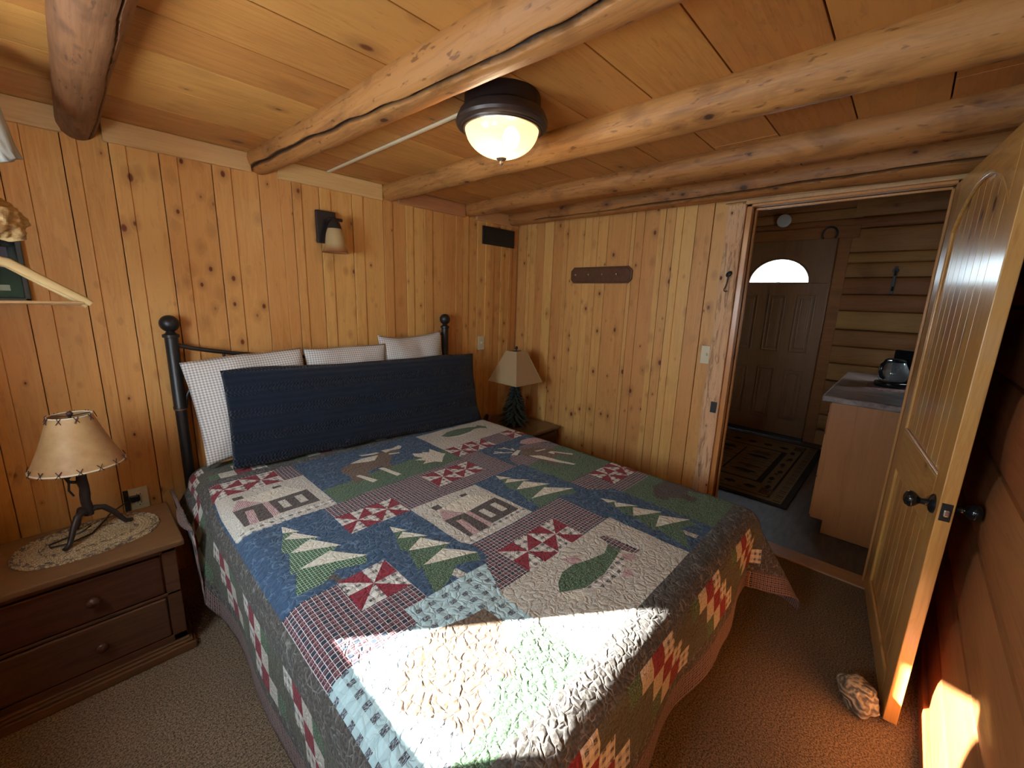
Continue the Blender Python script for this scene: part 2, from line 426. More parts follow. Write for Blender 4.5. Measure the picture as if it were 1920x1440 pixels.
w3 = empty('window_added', (XW, (VY_0+VY_1)/2, VZ_0), label='unseen opening added to the left wall for sunlight bounce', cat='window', kind='structure')  # added out of view to bounce sun off the log wall
mb = MB()
for (a, b, z0, z1) in ((-.25, -.20, -.05, .43), (.20, .25, -.05, .43), (-.25, .25, -.05, 0), (-.25, .25, .38, .43)):
    mb.box(.005, .025, a, b, z0, z1)
mb.build('window_frame', m_trimv, w3, bevel=.002)
# log wall (y = YF): horizontal logs
mb = MB()
def hlogs(mb, z_edges, a0, a1, fn, rnd, bulge=.05, n=10, amp=.006, segs=26):
    for i in range(len(z_edges)-1):
        z0, z1 = z_edges[i], z_edges[i+1]; mb.rv = rnd.random(); ph = rnd.uniform(0, 50)
        vs = []; fs = []
        for k in range(segs+1):
            a = a0+(a1-a0)*k/segs
            for j in range(n+1):
                t = -pi/2+pi*j/n
                w = mnoise.noise(Vector((a*1.7, ph, j*.25)))*amp*1.6+mnoise.noise(Vector((a*6, ph, j*.8)))*amp*.5
                zc = (z0+z1)/2+sin(t)*(z1-z0)/2*.985
                e = max(0, cos(t))**.42*bulge*(1+.0*j)+w*cos(t)
                vs.append(fn(a, e, zc+mnoise.noise(Vector((a*1.1, ph+9, 0)))*amp*.6))
        for k in range(segs):
            for j in range(n):
                q = k*(n+1)+j; fs.append((q, q+n+1, q+n+2, q+1))
        mb.add(vs, fs)
hlogs(mb, [0, .20, .44, .70, .97, 1.24, 1.50, 1.76, 2.0, 2.2], XW-.05, 0.02, lambda a, e, z: (a, YF-.028+e*.62, z), R)
mb.rv = .4; mb.box(XW-.1, .03, YF-.16, YF-.027, 0, H+.4, 1)
tag(mb.build('wall_front', [m_hlog, m_gap], smooth=50), 'wall of stacked orange logs beside the open door', 'wall', **S)
mb = MB(); mb.rv = .3; mb.box(XW, -.02, YF, YF+.018, 0, .075)
tag(mb.build('baseboard_front', m_hlog, bevel=.003), 'low board along the foot of the log wall', 'baseboard', **S)

# ceiling planks
mb = MB()
cs = [-3.1, -2.84, -2.58, -2.34, -2.091, -1.836, -1.575, -1.312, -1.07, -.83, -.57, -.32, -.08, .03]
for i in range(len(cs)-1):
    mb.rv = R.random(); x = XW-.1
    while x < .03:
        x2 = x+R.uniform(1.3, 3.6)
        mb.box(x+.001, min(x2, .03)-.001, cs[i]+.0022, cs[i+1]-.0022, H, H+.02); x = x2; mb.rv = R.random()
mb.box(XW-.1, .10, -3.1, .16, H+.018, H+.1, 1)
tag(mb.build('ceiling', [m_ceil, m_gap], bevel=.0015), 'low pine plank ceiling', 'ceiling', **S)

# trim boards under the ceiling on the back wall, between the beams
trims = [(XW, -2.72, 0), (-2.60, -2.05, 0), (-1.925, -1.31, -.004), (-1.19, -.62, 0), (-.50, -.02, 0)]
for i, (a, b, dz) in enumerate(trims):
    mb = MB(); mb.rv = R.random(); mb.box(a, b, -.024, .0, 2.068+dz, H-.001)
    tag(mb.build('trim_%d' % (i+1), m_trim, bevel=.003), kind='structure')

# ceiling beams: peeled logs along y
m_logd = wood('dark_log', (.20, .085, .032), (.10, .038, .017), 1, mottle=.5, knot=.19, kscale=13, var=.1, rough=.6, kcol=(.05, .02, .012), crackcol=(.02, .010, .006), bump=.5)  # darker colours than the other beam logs
def beam(x0, x1, r0, r1, zoff, seed, label, crack=None, ya=0.0, yb=-2.9, hump=0, mat=None):
    mb = MB(); seg, n = 150, 170; cr = []
    mb.rv = (seed*.37) % 1
    vs = []
    for i in range(n+1):
        t = i/n; y = ya+(yb-ya)*t
        cx = x0+(x1-x0)*t+mnoise.noise(Vector((seed, y*.9, 0)))*.018
        cz = H-.012+zoff+mnoise.noise(Vector((seed, y*.8, 5)))*.010+hump*sin(pi*t)
        r = (r0+(r1-r0)*t)*(1+mnoise.noise(Vector((seed+3, y*1.6, 0)))*.07)
        for k in range(seg):
            a = 2*pi*k/seg
            rr = r*(1+mnoise.noise(Vector((cos(a)*1.2+seed, sin(a)*1.2, y*2.2)))*.05+mnoise.noise(Vector((cos(a)*4+seed, sin(a)*4, y*9)))*.012)
            c = 0
            if crack:
                a0, amp, w, f, s0, s1 = crack
                ac = a0+amp*mnoise.noise(Vector((seed+8, y*f, 0)))+amp*.25*mnoise.noise(Vector((seed+8, y*f*7, 3)))
                d = abs((a-ac+pi) % (2*pi)-pi)*r
                ww = w*(.45+.8*abs(mnoise.noise(Vector((seed+2, y*3, 0))))+.3)*(1 if s0 < t < s1 else 0.0)
                if ww and d < ww*1.6:
                    c = 1-min(1, max(0, (d/ww-.45)/.8)); rr -= .02*c
            cr.append(c); vs.append((cx+cos(a)*rr, y, cz+sin(a)*rr))
    fs = []
    for i in range(n):
        for k in range(seg):
            fs.append((i*seg+k, (i+1)*seg+k, (i+1)*seg+(k+1) % seg, i*seg+(k+1) % seg))
    fs += [[k for k in range(seg)], [n*seg+k for k in range(seg)][::-1]]
    mb.add(vs, fs)
    return tag(mb.build('ceiling_beam', mat or m_log, smooth=60, crack=cr), label, 'ceiling beam', 'peeled log beams under the ceiling', 'structure')
beam(-2.665, -2.64, .060, .082, -.035, 1.3, 'short-looking dark log beam nearest the hanging clothes', (radians(305), .5, .003, .8, 0, .8), mat=m_logd)
beam(-2.00, -1.86, .066, .095, -.010, 2.7, 'thick log beam with a long black crack left of the ceiling light', (radians(232), .55, .0075, .9, 0, 1), ya=-.0)
beam(-1.25, -1.22, .058, .085, -.020, 4.1, 'pale log beam just right of the ceiling light')
beam(-.565, -.62, .052, .080, -.014, 5.9, 'log beam between the pale beam and the doorway wall', (radians(140), .3, .006, .8, .35, 1))
beam(-.10, -.13, .055, .085, -.020, 7.7, 'split log beam running along the top of the doorway wall', (radians(225), .4, .006, .6, .1, 1))

# doorway: jambs, stop, rough casing, header board
mb = MB(); mb.rv = .3
mb.box(-.012, .115, DY1-.0, DY1+.03, 0, DZ+.03); mb.box(-.012, .115, DY0-.03, DY0, 0, DZ+.03)
mb.box(-.012, .115, DY0-.03, DY1+.03, DZ, DZ+.03)
mb.box(.045, .06, DY1-.012, DY1, 0, DZ); mb.box(.045, .06, DY0, DY0+.012, 0, DZ); mb.box(.045, .06, DY0, DY1, DZ-.012, DZ)
tag(mb.build('trim_8', m_trimv, bevel=.003), 'varnished jamb lining the doorway', 'door frame', **S)
mb = MB(); mb.rv = .6
n = 40; vs = []
prof = []
for i in range(n+1):
    z = 2.045*i/n
    l = DY1+.13+mnoise.noise(Vector((z*3, 1, 0)))*.012; r = DY1+.03
    dd = .034+mnoise.noise(Vector((z*4, 7, 0)))*.004
    vs += [(-.0, l, z), (-dd+.006, l-.004, z), (-dd, l-.014, z), (-dd, r+.006, z), (-dd+.004, r, z), (0, r, z)]
fs = []
for i in range(n):
    for k in range(5):
        q = i*6+k; fs.append((q, q+1, q+7, q+6))
fs += [[0, 1, 2, 3, 4, 5][::-1], [n*6+k for k in range(6)]]
mb.add(vs, fs)
tag(mb.build('trim_9', m_rough, smooth=40), 'rough-sawn post beside the doorway', 'door casing', **S)
mb = MB(); mb.rv = .2
mb.box(-.030, .0, DY0-.05, DY1+.15, DZ+.03, DZ+.118); mb.box(-.036, -.0, DY0-.04, DY1+.03, DZ+.012, DZ+.034)
tag(mb.build('trim_10', m_trim, bevel=.004), 'wide board above the doorway', 'door casing', **S)
mb = MB(); mb.rv = .8; mb.box(-.03, .10, DY0-.03, DY1+.03, 0, .012)
tag(mb.build('trim_11', wood('threshold_wood', (.42, .22, .09), (.3, .15, .06), 1, gate=.9, rough=.35), bevel=.004), 'wooden strip across the floor of the doorway', 'threshold', **S)

# ------------------------------------------------------------------ hall
HX, HC = 2.733, 2.75
mb = MB(); mb.box(.0, HX+.1, -3.1, .15, -.08, -.0015)
tag(mb.build('floor_hall', m_vinyl), 'dark patterned vinyl floor of the hall', 'floor', **S)
mb = MB(); rr = random.Random(5)
zed = [-.05, .16, .34, .53, .72, .908, 1.093, 1.265, 1.457, 1.622, 1.79, 1.932, 2.033, 2.268, 2.372, 2.56, 2.80]
def hw(a, e, z): return (HX+.03-e*.6, a, z)
hlogs(mb, zed, -3.0, -2.035, hw, rr, .05, 8, .008, 14)
hlogs(mb, [z for z in zed if z < 2.26]+[2.26], -1.0, .1, hw, rr, .05, 8, .008, 14)
hlogs(mb, [2.26, 2.37, 2.47, 2.60, 2.80], -2.10, .1, hw, rr, .03, 8, .004, 14)
mb.rv = .5; mb.box(HX+.031, HX+.12, -3.1, -1.94, -.05, 2.8, 1); mb.box(HX+.031, HX+.12, -1.02, .15, -.05, 2.8, 1); mb.box(HX+.031, HX+.12, -1.94, -1.02, 2.195, 2.8, 1)
tag(mb.build('wall_hall_back', [m_hall, m_gap], smooth=50), 'log wall around the front door in the hall', 'wall', **S)
mb = MB(); rr = random.Random(6)
def hs(x0, x1, z0, z1):
    k = z0
    zs = [z for z in zed if z0 <= z <= z1]
    if not zs or zs[0] > z0: zs = [z0]+zs
    if zs[-1] < z1: zs.append(z1)
    hlogs(mb, zs, x0, x1, lambda a, e, z: (a, YF-.045+e*.7, z), rr, .05, 8, .006, 14)
    mb.rv = .5; mb.box(x0, x1, -3.05, YF-.044, z0, z1, 1)
hs(.10, HX0, -.01, 2.8); hs(HX1, HX+.1, -.01, 2.8); hs(HX0, HX1, -.01, HZ0); hs(HX0, HX1, HZ1, 2.8)
tag(mb.build('wall_hall_right', [m_hallx, m_gap], smooth=50), 'log wall behind the hall counter', 'wall', **S)
mb = MB()
mb.rv = .3
for z in (0, .2, .4, .6, .8, 1.0, 1.2, 1.4, 1.6, 1.8, 2.0, 2.2, 2.4, 2.6):
    mb.rv = rr.random(); mb.box(.10, HX+.1, .05, .07, z+.002, z+.198)
tag(mb.build('wall_hall_left', m_hallx), 'board wall closing the hall', 'wall', **S)
mb = MB(); mb.box(.031, HX+.12, -3.1, .16, HC+.0, HC+.05)
mb.box(.031, .10, -3.1, .16, H+.4, HC)
tag(mb.build('ceiling_hall', m_hallx), 'ceiling of the hall', 'ceiling', **S)
w2 = empty('window_2', ((HX0+HX1)/2, YF, HZ0), label='window above the hall counter', cat='window', kind='structure')
mb = MB(); hwid = (HX1-HX0)/2
for (a, b, z0, z1) in ((-hwid-.03, -hwid+.02, -.03, .43), (hwid-.02, hwid+.03, -.03, .43), (-hwid, hwid, -.03, .02), (-hwid, hwid, .38, .43)):
    mb.box(a, b, -.10, .02, z0, z1)
mb.build('window_frame', m_white, w2, bevel=.002)

# front door (x = HX) y -1.94 .. -1.02, z 0 .. 2.19, with fanlight
m_fdoor = wood('front_door_brown', (.27, .125, .050), (.20, .090, .036), 2, knot=.02, kscale=3, gate=.99, rough=.40, var=.02, bump=.3, coat=.15)
fd = empty('door_2', (HX, -1.48, 0), label='brown front door with a bright half-round window', cat='door', kind='structure')
# local: y from -.455 .. .455, front face x = -0.0 (towards the room is -x)
def arc(cx, cz, r, a0, a1, n, sx=1.0): return [(cx+sx*r*cos(a0+(a1-a0)*i/n), cz+r*sin(a0+(a1-a0)*i/n)) for i in range(n+1)]
FZ, FR, FSX = 1.735, .262, 1.12
fn = lambda u, v, a: (a, u, v)
mb = MB(); mb.rv = .5
# slab built around the half-round opening
top = arc(0.02, FZ, FR, 0, pi, 24, FSX)
mb.box(-.02, .03, -.455, .455, .01, FZ)
poly = [(-.455, FZ), (top[-1][0], FZ)]+top[::-1][1:-1]+[(top[0][0], FZ), (.455, FZ), (.455, 2.185), (-.455, 2.185)]
mb.prism(poly, -.02, .03, fn)
for (z0, z1) in ((.20, .785), (.985, 1.612)):
    for c in (-.275, 0.0, .275):
        y0, y1 = c-.085, c+.085
        # raised panel: outer bead, sunk field, raised middle
        for (a, b, e) in ((0, .012, .010), (.035, .05, .008)):
            mb.box(-.02-e, -.019, y0+a, y0+b, z0+a, z1-a); mb.box(-.02-e, -.019, y1-b, y1-a, z0+a, z1-a)
            mb.box(-.02-e, -.019, y0+a, y1-a, z0+a, z0+b); mb.box(-.02-e, -.019, y0+a, y1-a, z1-b, z1-a)
        mb.box(-.027, -.019, y0+.05, y1-.05, z0+.05, z1-.05)
mb.build('door_slab', m_fdoor, fd, bevel=.004)
mb = MB()
rim = arc(0.02, FZ, FR, 0, pi, 30, FSX)
mb.tube([(-.024, u, v) for u, v in rim], .010, 8); mb.tube([(-.024, rim[0][0], FZ), (-.024, rim[-1][0], FZ)], .010, 8)
mb.build('window_rim', m_fdoor, fd, smooth=60)
g = G('fanlight_glass'); m_glass = g.done((.95, .97, .97), .25, Transmission_Weight=1.0, IOR=1.2)
mb = MB(); mb.prism(arc(0.02, FZ, FR, 0, pi, 30, FSX), .0, .006, fn)
gl = mb.build('glass_pane', m_glass, fd)
mb = MB()
m_lead = plain('leading', (.25, .26, .27), .4, Metallic=.6)
def lead(pts): mb.tube([(-.004, u+.02, FZ+v) for u, v in pts], .0022, 6)
for s in (-1, 1):
    lead([(0, .01), (s*.03, .05), (s*.07, .07), (s*.11, .06), (s*.15, .08)])
    lead([(0, .01), (s*.05, .02), (s*.12, .025), (s*.20, .02)])
    lead([(s*.07, .07), (s*.06, .10), (s*.09, .12)])
    lead([(s*.12, .11), (s*.15, .14)]); lead([(s*.15, .05), (s*.19, .07)])
lead([(0, .06), (.015, .10), (-.005, .14), (.01, .19)])
mb.build('leading', m_lead, gl)
mb = MB(); mb.rv = .7
mb.box(-.012, .02, -.565, -.463, 0, 2.18); mb.box(-.012, .02, .463, .56, 0, 2.18); mb.box(-.012, .04, -.62, .56, 2.180, 2.30)
mb.box(.0, .05, -.463, -.455, 0, 2.2)
f2 = mb.build('door_frame', m_hall, fd, bevel=.004)
mb = MB(); mb.box(-.06, .02, -.463, .463, 0, .03); mb.build('sill', plain('dark_sill', (.02, .018, .016), .5), fd, bevel=.003)

# ================================================================== BEDROOM DOOR LEAF (open)
dth = radians(187.0)
LW = .925
d1 = empty('door_1', (-.010, -2.652, 0), dth, label='varnished knotty pine door standing open, with beadboard panels', cat='door', kind='structure')
# local x: hinge -> free edge, visible face at y=0 (towards -y local), thickness to y=.038
T = .038
mb = MB(); rr = random.Random(3)
mb.rv = .15; mb.box(0, .115, 0, T, .02, 2.025)
mb.rv = .62; mb.box(LW-.105, LW, 0, T, .02, 2.025)
mb.build('stile', m_door, d1, bevel=.0025)
fnx = lambda u, v, a: (u, a, v)
def archz(u): t = (u-LW/2)/(LW/2-.115); return 1.955-.115*t*t-.03*t**4
mb = MB(); mb.rv = .4
us = [.115+(LW-.22)*i/24 for i in range(25)]
mb.prism([(u, archz(u)) for u in us]+[(LW-.105, 2.025), (.115, 2.025)], .0, T, fnx)
mb.rv = .8; mb.box(.115, LW-.105, 0, T, .735, .925)
mb.rv = .25; mb.box(.115, LW-.105, 0, T, .02, .115)
mb.build('rail', m_doorx, d1, bevel=.0025)
for (z0, z1, ar) in ((.115, .735, False), (.925, 1.96, True)):
    mb = MB(); u = .105; k = 0
    while u < LW-.10:
        w = .0885; mb.rv = rr.choice((.1, .5, .55, .9, .7)); a, b = u+.0014, min(u+w, LW-.10)-.0014
        zt = z1+.01
        mb.prism([(a, z0-.01), (b, z0-.01), (b, zt), (a, zt)], .011, .027, fnx); u += w
    mb.rv = .5; mb.box(.10, LW-.10, .0145, .023, z0-.01, z1+.01)
    mb.build('door_panel', m_door, d1, bevel=.0009)
mb = MB(); mb.rv = .5
mb.tube([(u, .006, archz(u)-.004) for u in us], .0075, 8)
for z in (.925+.003, .735-.003, .118): mb.tube([(.115, .006, z), (LW-.105, .006, z)], .0065, 8)
for u in (.118, LW-.108):
    mb.tube([(u, .007, .928), (u, .007, archz(.12)-.005)], .006, 8); mb.tube([(u, .007, .118), (u, .007, .732)], .006, 8)
mb.build('moulding', m_door, d1, smooth=70)
kp = [(.033, 0), (.033, .004), (.026, .010), (.012, .014), (.010, .030), (.013, .036), (.020, .042), (.0275, .052), (.028, .060), (.022, .069), (.010, .074), (0.0001, .075)]
KZ = .845
mb = MB(); mb.lathe(kp, (LW-.062, 0, KZ), (0, -1, 0), 28)
mb.build('knob', m_blackgloss, d1, smooth=40)
mb = MB(); mb.lathe(kp, (LW-.062, T, KZ), (0, 1, 0), 28)
mb.build('knob', m_blackgloss, d1, smooth=40)
mb = MB(); mb.box(LW-.001, LW+.002, .006, .032, KZ-.03, KZ+.03)
lp = mb.build('latch_plate', m_black, d1, bevel=.001)
mb = MB(); mb.box(LW+.002, LW+.013, .012, .026, KZ-.011, KZ+.011)
tag(mb.build('latch_bolt', m_metal, lp, bevel=.003), 'bright metal latch bolt')
for z in (.25, 1.05, 1.82):
    mb = MB(); mb.lathe([(.006, -.045), (.006, .045)], (-.004, T+.004, z), (0, 0, 1), 10); mb.build('hinge', m_iron, d1, smooth=40)

# ================================================================== BED
BX0, BX1, BY1, BZ = -2.41, -.83, -2.18, .600      # flat part of the quilt top
bed = empty('bed', (-1.635, -1.1, 0), label='black iron bed with ball-topped headboard posts', cat='bed')
bx, by = -1.635, -1.1
for x in (-2.468, -.845):
    mb = MB()
    mb.lathe([(.024, 0), (.024, .885), (.029, .887), (.029, .897), (.0265, .9), (.0265, 1.235), (.034, 1.238), (.034, 1.25), (.022, 1.256), (.014, 1.27)], (x-bx, -.062-by, 0), seg=24)
    p = mb.build('post', m_black, bed, smooth=40)
    mb = MB(); mb.sphere((x-bx, -.062-by, 1.302), .040, 28, 16); mb.build('ball_finial', m_black, p, smooth=180)
    mb = MB(); mb.lathe([(.0285, .880), (.0285, .886)], (x-bx, -.062-by, 0), seg=24); tag(mb.build('band', plain('brass_band', (.30, .17, .09), .4, Metallic=.6), p, smooth=40), 'thin coppery band')
y = -.062-by
def rail(z0, sag, r, n=24): return [(-2.468-bx+(1.623)*i/n, y, z0-sag*sin(pi*i/n)**.8) for i in range(n+1)]
mb = MB(); mb.tube(rail(1.205, .115, 0), .0105, 12); mb.build('headboard_rail', m_black, bed, smooth=60)
mb = MB(); mb.tube(rail(1.052, .06, 0), .009, 12); mb.build('headboard_rail', m_black, bed, smooth=60)
mb = MB(); mb.tube([(-2.468-bx, y, .45), (-.845-bx, y, .45)], .012, 12); mb.build('headboard_rail', m_black, bed, smooth=60)
for s in (0, 1):
    mb = MB(); x0 = (-2.445 if s == 0 else -.868)-bx; sg = 1 if s == 0 else -1
    mb.tube([(x0+sg*(.165-.165*cos(t)), y, .90+.145*sin(t)) for t in [pi*.5*i/14 for i in range(15)]], .009, 10)
    mb.build('scroll', m_black, bed, smooth=60)
for k in range(1, 8):
    x = -2.468-bx+1.623*k/8
    mb = MB(); mb.tube([(x, y, .45), (x, y, 1.205-.115*sin(pi*k/8)**.8)], .007, 10); mb.build('spindle', m_black, bed, smooth=60)
mb = MB()
mb.box(-2.44-bx, -2.40-bx, -.08-by, -2.14-by, .20, .25); mb.box(-.87-bx, -.83-bx, -.08-by, -2.14-by, .20, .25)
mb.box(-2.44-bx, -.83-bx, -2.18-by, -2.14-by, .20, .25)
mb.build('side_rail', m_black, bed, bevel=.003)
for x in (-2.42, -.85):
    mb = MB(); mb.box(x-.02-bx, x+.02-bx, -2.18-by, -2.14-by, 0, .20); mb.build('leg', m_black, bed, bevel=.003)
m_sheet = plain('white_sheet', (.60, .60, .60), .9)
mb = MB(); mb.box(-2.45, -.82, -.10, -2.18, .252, .575)
tag(mb.build('mattress', m_sheet, bevel=.05), 'white mattress under the patchwork quilt', 'mattress')
mb = MB(); # ---- the quilt -----------------------------------------------------
QX0, QX1, QY0, QY1 = -2.49, -.77, -.44, -2.165     # pieced field in flat quilt coordinates
BW = .43                                             # border width
UX0, UX1, VY1, VY0 = QX0-BW, QX1+BW, QY1-BW, -.17
ARC = .085
def nz(x, y, z=0): return mnoise.noise(Vector((x, y, z)))
def drape(u, v):
    du = (u-BX0) if u < BX0 else (u-BX1 if u > BX1 else 0.0)
    dv = (v-BY1) if v < BY1 else 0.0
    cx = min(max(u, BX0), BX1); cyy = max(v, BY1)
    z = BZ+.008*nz(u*1.6, v*1.6)+.0035*nz(u*9, v*9, 2)
    head = max(0.0, min(1.0, (v+.75)/.35))             # towards the head the side is pulled up
    s = hypot(du, dv)
    if s < 1e-6: return Vector((u, v, z))
    dx, dy = du/s, dv/s
    if du < 0 and dv == 0: s *= 1-.47*head
    th = atan2(abs(dv), abs(du)); cor = sin(2*th) if (du and dv) else 0.0
    al = ARC*pi/2
    if s < al:
        a = s/ARC; out = ARC*sin(a); dz = ARC*(1-cos(a))
    else:
        q = s-al
        fl = .02+.46*cor**1.5
        if dv < 0 and du == 0 or (dv < 0 and th > pi/4): fl += .04*(1-cor)+.08*max(0, nz(u*3.1+2, 0, 4))*(1-cor)
        wave = 0
        if du == 0 and dv < 0: wave = .016*sin((u+2.1)*9.0)*min(1, q/.25)+.03*nz(u*3.3, 1.7)*min(1, q/.3)
        if dv == 0: wave = (.008*sin(v*9.0+1)+.012*nz(v*2.5, 5))*min(1, q/.25)
        if du < 0 and dv == 0 and head > 0: fl += .55*head
        out = ARC+q*sin(fl)+wave; dz = ARC+q*cos(fl)
    # the corner fold leans towards the foot
    if du > 0 and dv < 0:
        dx *= 1+.12*cor; dy *= 1+.28*cor
    P = Vector((cx+dx*out, cyy+dy*out, z-dz))
    if P.x < -2.55 and P.y > -.70 and P.z < .520: P.z = .520+.1*max(0, .0)
    if P.z < .012: P.z = .012
    return P

patches = []      # (fabric, polygon) painted in order
def rect(f, x0, x1, y0, y1): patches.append((f, [(x0, y0), (x1, y0), (x1, y1), (x0, y1)]))
def pl(f, *p): patches.append((f, list(p)))
rect('hem', UX0, UX1, VY0, VY1)
HM = .085
rect('grey', UX0+HM, UX1-HM, VY0, VY1+HM)
# braid blocks in the border: three rows, stepping diagonally
cell, s0 = .066, .105
def braid(mapf, n, flip, first):
    for c in range(-3, n):
        for r in range(3):
            d = ((c+r if flip else c-r)-first) % 6
            f = ('print', 'red', 'check', 'olive', 'olive', 'green')[d] if not (d == 5 and r == 1) else 'olive'
            a0, a1 = c*cell, (c+1)*cell; b0, b1 = s0+r*cell, s0+(r+1)*cell
            pl(f, *[mapf(a, b) for a, b in ((a0, b0), (a1, b0), (a1, b1), (a0, b1))])
braid(lambda a, b: (-2.358+a, QY1-b), 24, False, 1)
braid(lambda a, b: (QX0-b, QY1+.06+a), 26, True, 0)
braid(lambda a, b: (QX1+b, QY1+.06+a), 26, True, 0)
braid(lambda a, b: (QX0+.03+a, -.49+b), 24, False, 1)
rect('grey', QX0-.105, QX1+.105, -.385, QY1-.105)
rect('grey', UX1-HM-.03, UX1-HM, VY0, VY1+HM)
# ---- field
rect('blue', QX0, QX1, QY0, QY1)
def pinwheel(x0, x1, y0, y1):
    rect('check', x0, x1, y0, y1); cx, cyy = (x0+x1)/2, (y0+y1)/2
    pl('red', (cx, cyy), (x0, y0), (cx, y0)); pl('red', (cx, cyy), (x1, y0), (x1, cyy))
    pl('red', (cx, cyy), (x1, y1), (cx, y1)); pl('red', (cx, cyy), (x0, y1), (x0, cyy))
def pins(x0, x1, y0, y1):
    m = (x0+x1)/2; pinwheel(x0, m, y0, y1); pinwheel(m, x1, y0, y1)
rect('plaid', -2.49, -2.10, -.44, -.60); pins(-2.49, -2.19, -.45, -.60)
def house(x, y, w, h):       # top-left corner of the block
    rect('print', x, x+w, y, y-h)
    P = lambda f, *p: pl(f, *[(x+a, y-b) for a, b in p])
    P('barn', (.070, .045), (.107, .045), (.107, .080), (.070, .080)); P('barn', (.226, .040), (.262, .040), (.262, .070), (.226, .070))
    P('cream', (.088, .082), (.267, .057), (.325, .162), (.152, .168))
    P('pink', (.085, .084), (.152, .167), (.043, .167))
    P('barn', (.046, .169), (.150, .169), (.150, .320), (.050, .320)); P('pink', (.081, .201), (.110, .204), (.100, .322), (.068, .322))
    P('pink', (.150, .169), (.175, .170), (.177, .310), (.150, .314))
    P('barn', (.175, .170), (.332, .160), (.335, .305), (.177, .308))
    P('print', (.201, .198), (.230, .198), (.233, .275), (.203, .275)); P('print', (.267, .195), (.298, .195), (.300, .272), (.268, .272))
    P('check', (0, h), (0, h-.004), (.0, h-.03), (w, h-.06), (w, h)); P('print', (0.0, h-.012), (w, h-.03), (w, h))
house(-2.480, -.60, .375, .385)
rect('blue', -2.49, -2.165, -.985, -1.48)
def tree(x, y, g1, tier, trunk, sx=1.0, sy=1.0):    # apex
    P = lambda f, *p: pl(f, *[(x+a*sx, y-b*sy) for a, b in p])
    P(trunk, (-.01, .40), (.028, .40), (.035, .46), (.0, .46))
    P(g1, (0, 0), (.035, .07), (.0, .11), (.07, .16), (.03, .19), (.10, .265), (.05, .30), (.145, .375), (.125, .425), (.04, .385), (-.02, .43), (-.11, .47), (-.055, .31), (-.075, .32), (-.04, .20), (-.055, .17), (-.01, .05))
    P(tier, (0, 0), (.038, .075), (-.012, .048)); P(tier, (.018, .070), (.075, .165), (-.022, .098)); P(tier, (.045, .155), (.11, .27), (-.035, .195)); P(tier, (.065, .275), (.148, .385), (-.045, .305))
tree(-2.332, -1.015, 'ggrid', 'cream', 'barn')
# moose block
pl('green', (-2.10, -.825), (-1.88, -.80), (-1.60, -.765), (-1.385, -.765), (-1.385, -.935), (-2.10, -.985))
pl('gstripe', (-2.10, -.90), (-1.62, -.87), (-1.55, -.945), (-2.10, -.985))
pl('brown', (-1.955, -.672), (-1.93, -.64), (-1.868, -.620), (-1.80, -.60), (-1.72, -.585), (-1.69, -.57), (-1.655, -.585), (-1.61, -.585), (-1.575, -.605), (-1.60, -.63), (-1.655, -.64), (-1.68, -.69), (-1.72, -.74), (-1.735, -.80), (-1.755, -.80), (-1.77, -.75), (-1.86, -.77), (-1.885, -.84), (-1.965, -.845), (-1.945, -.76))
pl('cream', (-1.79, -.532), (-1.745, -.55), (-1.70, -.556), (-1.69, -.575), (-1.73, -.58), (-1.785, -.557))
pl('cream', (-1.665, -.55), (-1.64, -.545), (-1.60, -.553), (-1.545, -.535), (-1.54, -.56), (-1.565, -.59), (-1.62, -.578), (-1.66, -.592))
pl('cream', (-1.88, -.618), (-1.80, -.590), (-1.71, -.600), (-1.76, -.655), (-1.80, -.65)); pl('cream', (-1.655, -.612), (-1.60, -.635), (-1.605, -.648), (-1.66, -.632))
pl('cream', (-1.925, -.775), (-1.905, -.775), (-1.868, -.888), (-1.898, -.895)); pl('cream', (-1.80, -.765), (-1.772, -.77), (-1.748, -.90), (-1.775, -.905))
pl('cream', (-1.555, -.70), (-1.51, -.735), (-1.505, -.715), (-1.475, -.745), (-1.440, -.70), (-1.425, -.80), (-1.412, -.815), (-1.455, -.85), (-1.50, -.90), (-1.525, -.87), (-1.595, -.86), (-1.555, -.83), (-1.60, -.79), (-1.545, -.79), (-1.57, -.745))
# strips
pl('plaid', (-2.165, -.985), (-2.10, -.982), (-1.385, -.935), (-1.385, -.91), (-1.252, -.91), (-1.252, -1.22), (-1.555, -1.225), (-1.912, -1.24), (-2.165, -1.24))
pins(-1.69, -1.393, -.985, -1.135); pins(-2.165, -1.915, -1.09, -1.238)
rect('print', -1.387, -.775, -.475, -.765)
pl('green', (-1.262, -.575), (-1.19, -.535), (-1.10, -.525), (-1.02, -.545), (-.965, -.565), (-.935, -.545), (-.905, -.600), (-.925, -.640), (-.955, -.60), (-1.01, -.600), (-1.07, -.625), (-1.16, -.635), (-1.235, -.61))
pl('cream', (-1.25, -.612), (-1.16, -.637), (-1.07, -.627), (-1.01, -.602), (-1.06, -.645), (-1.16, -.66))
rect('plaid', -1.387, -.775, -.765, -.912); pins(-1.387, -1.10, -.765, -.905); pinwheel(-.935, -.775, -.76, -.90)
house(-1.910, -1.232, .355, .362)
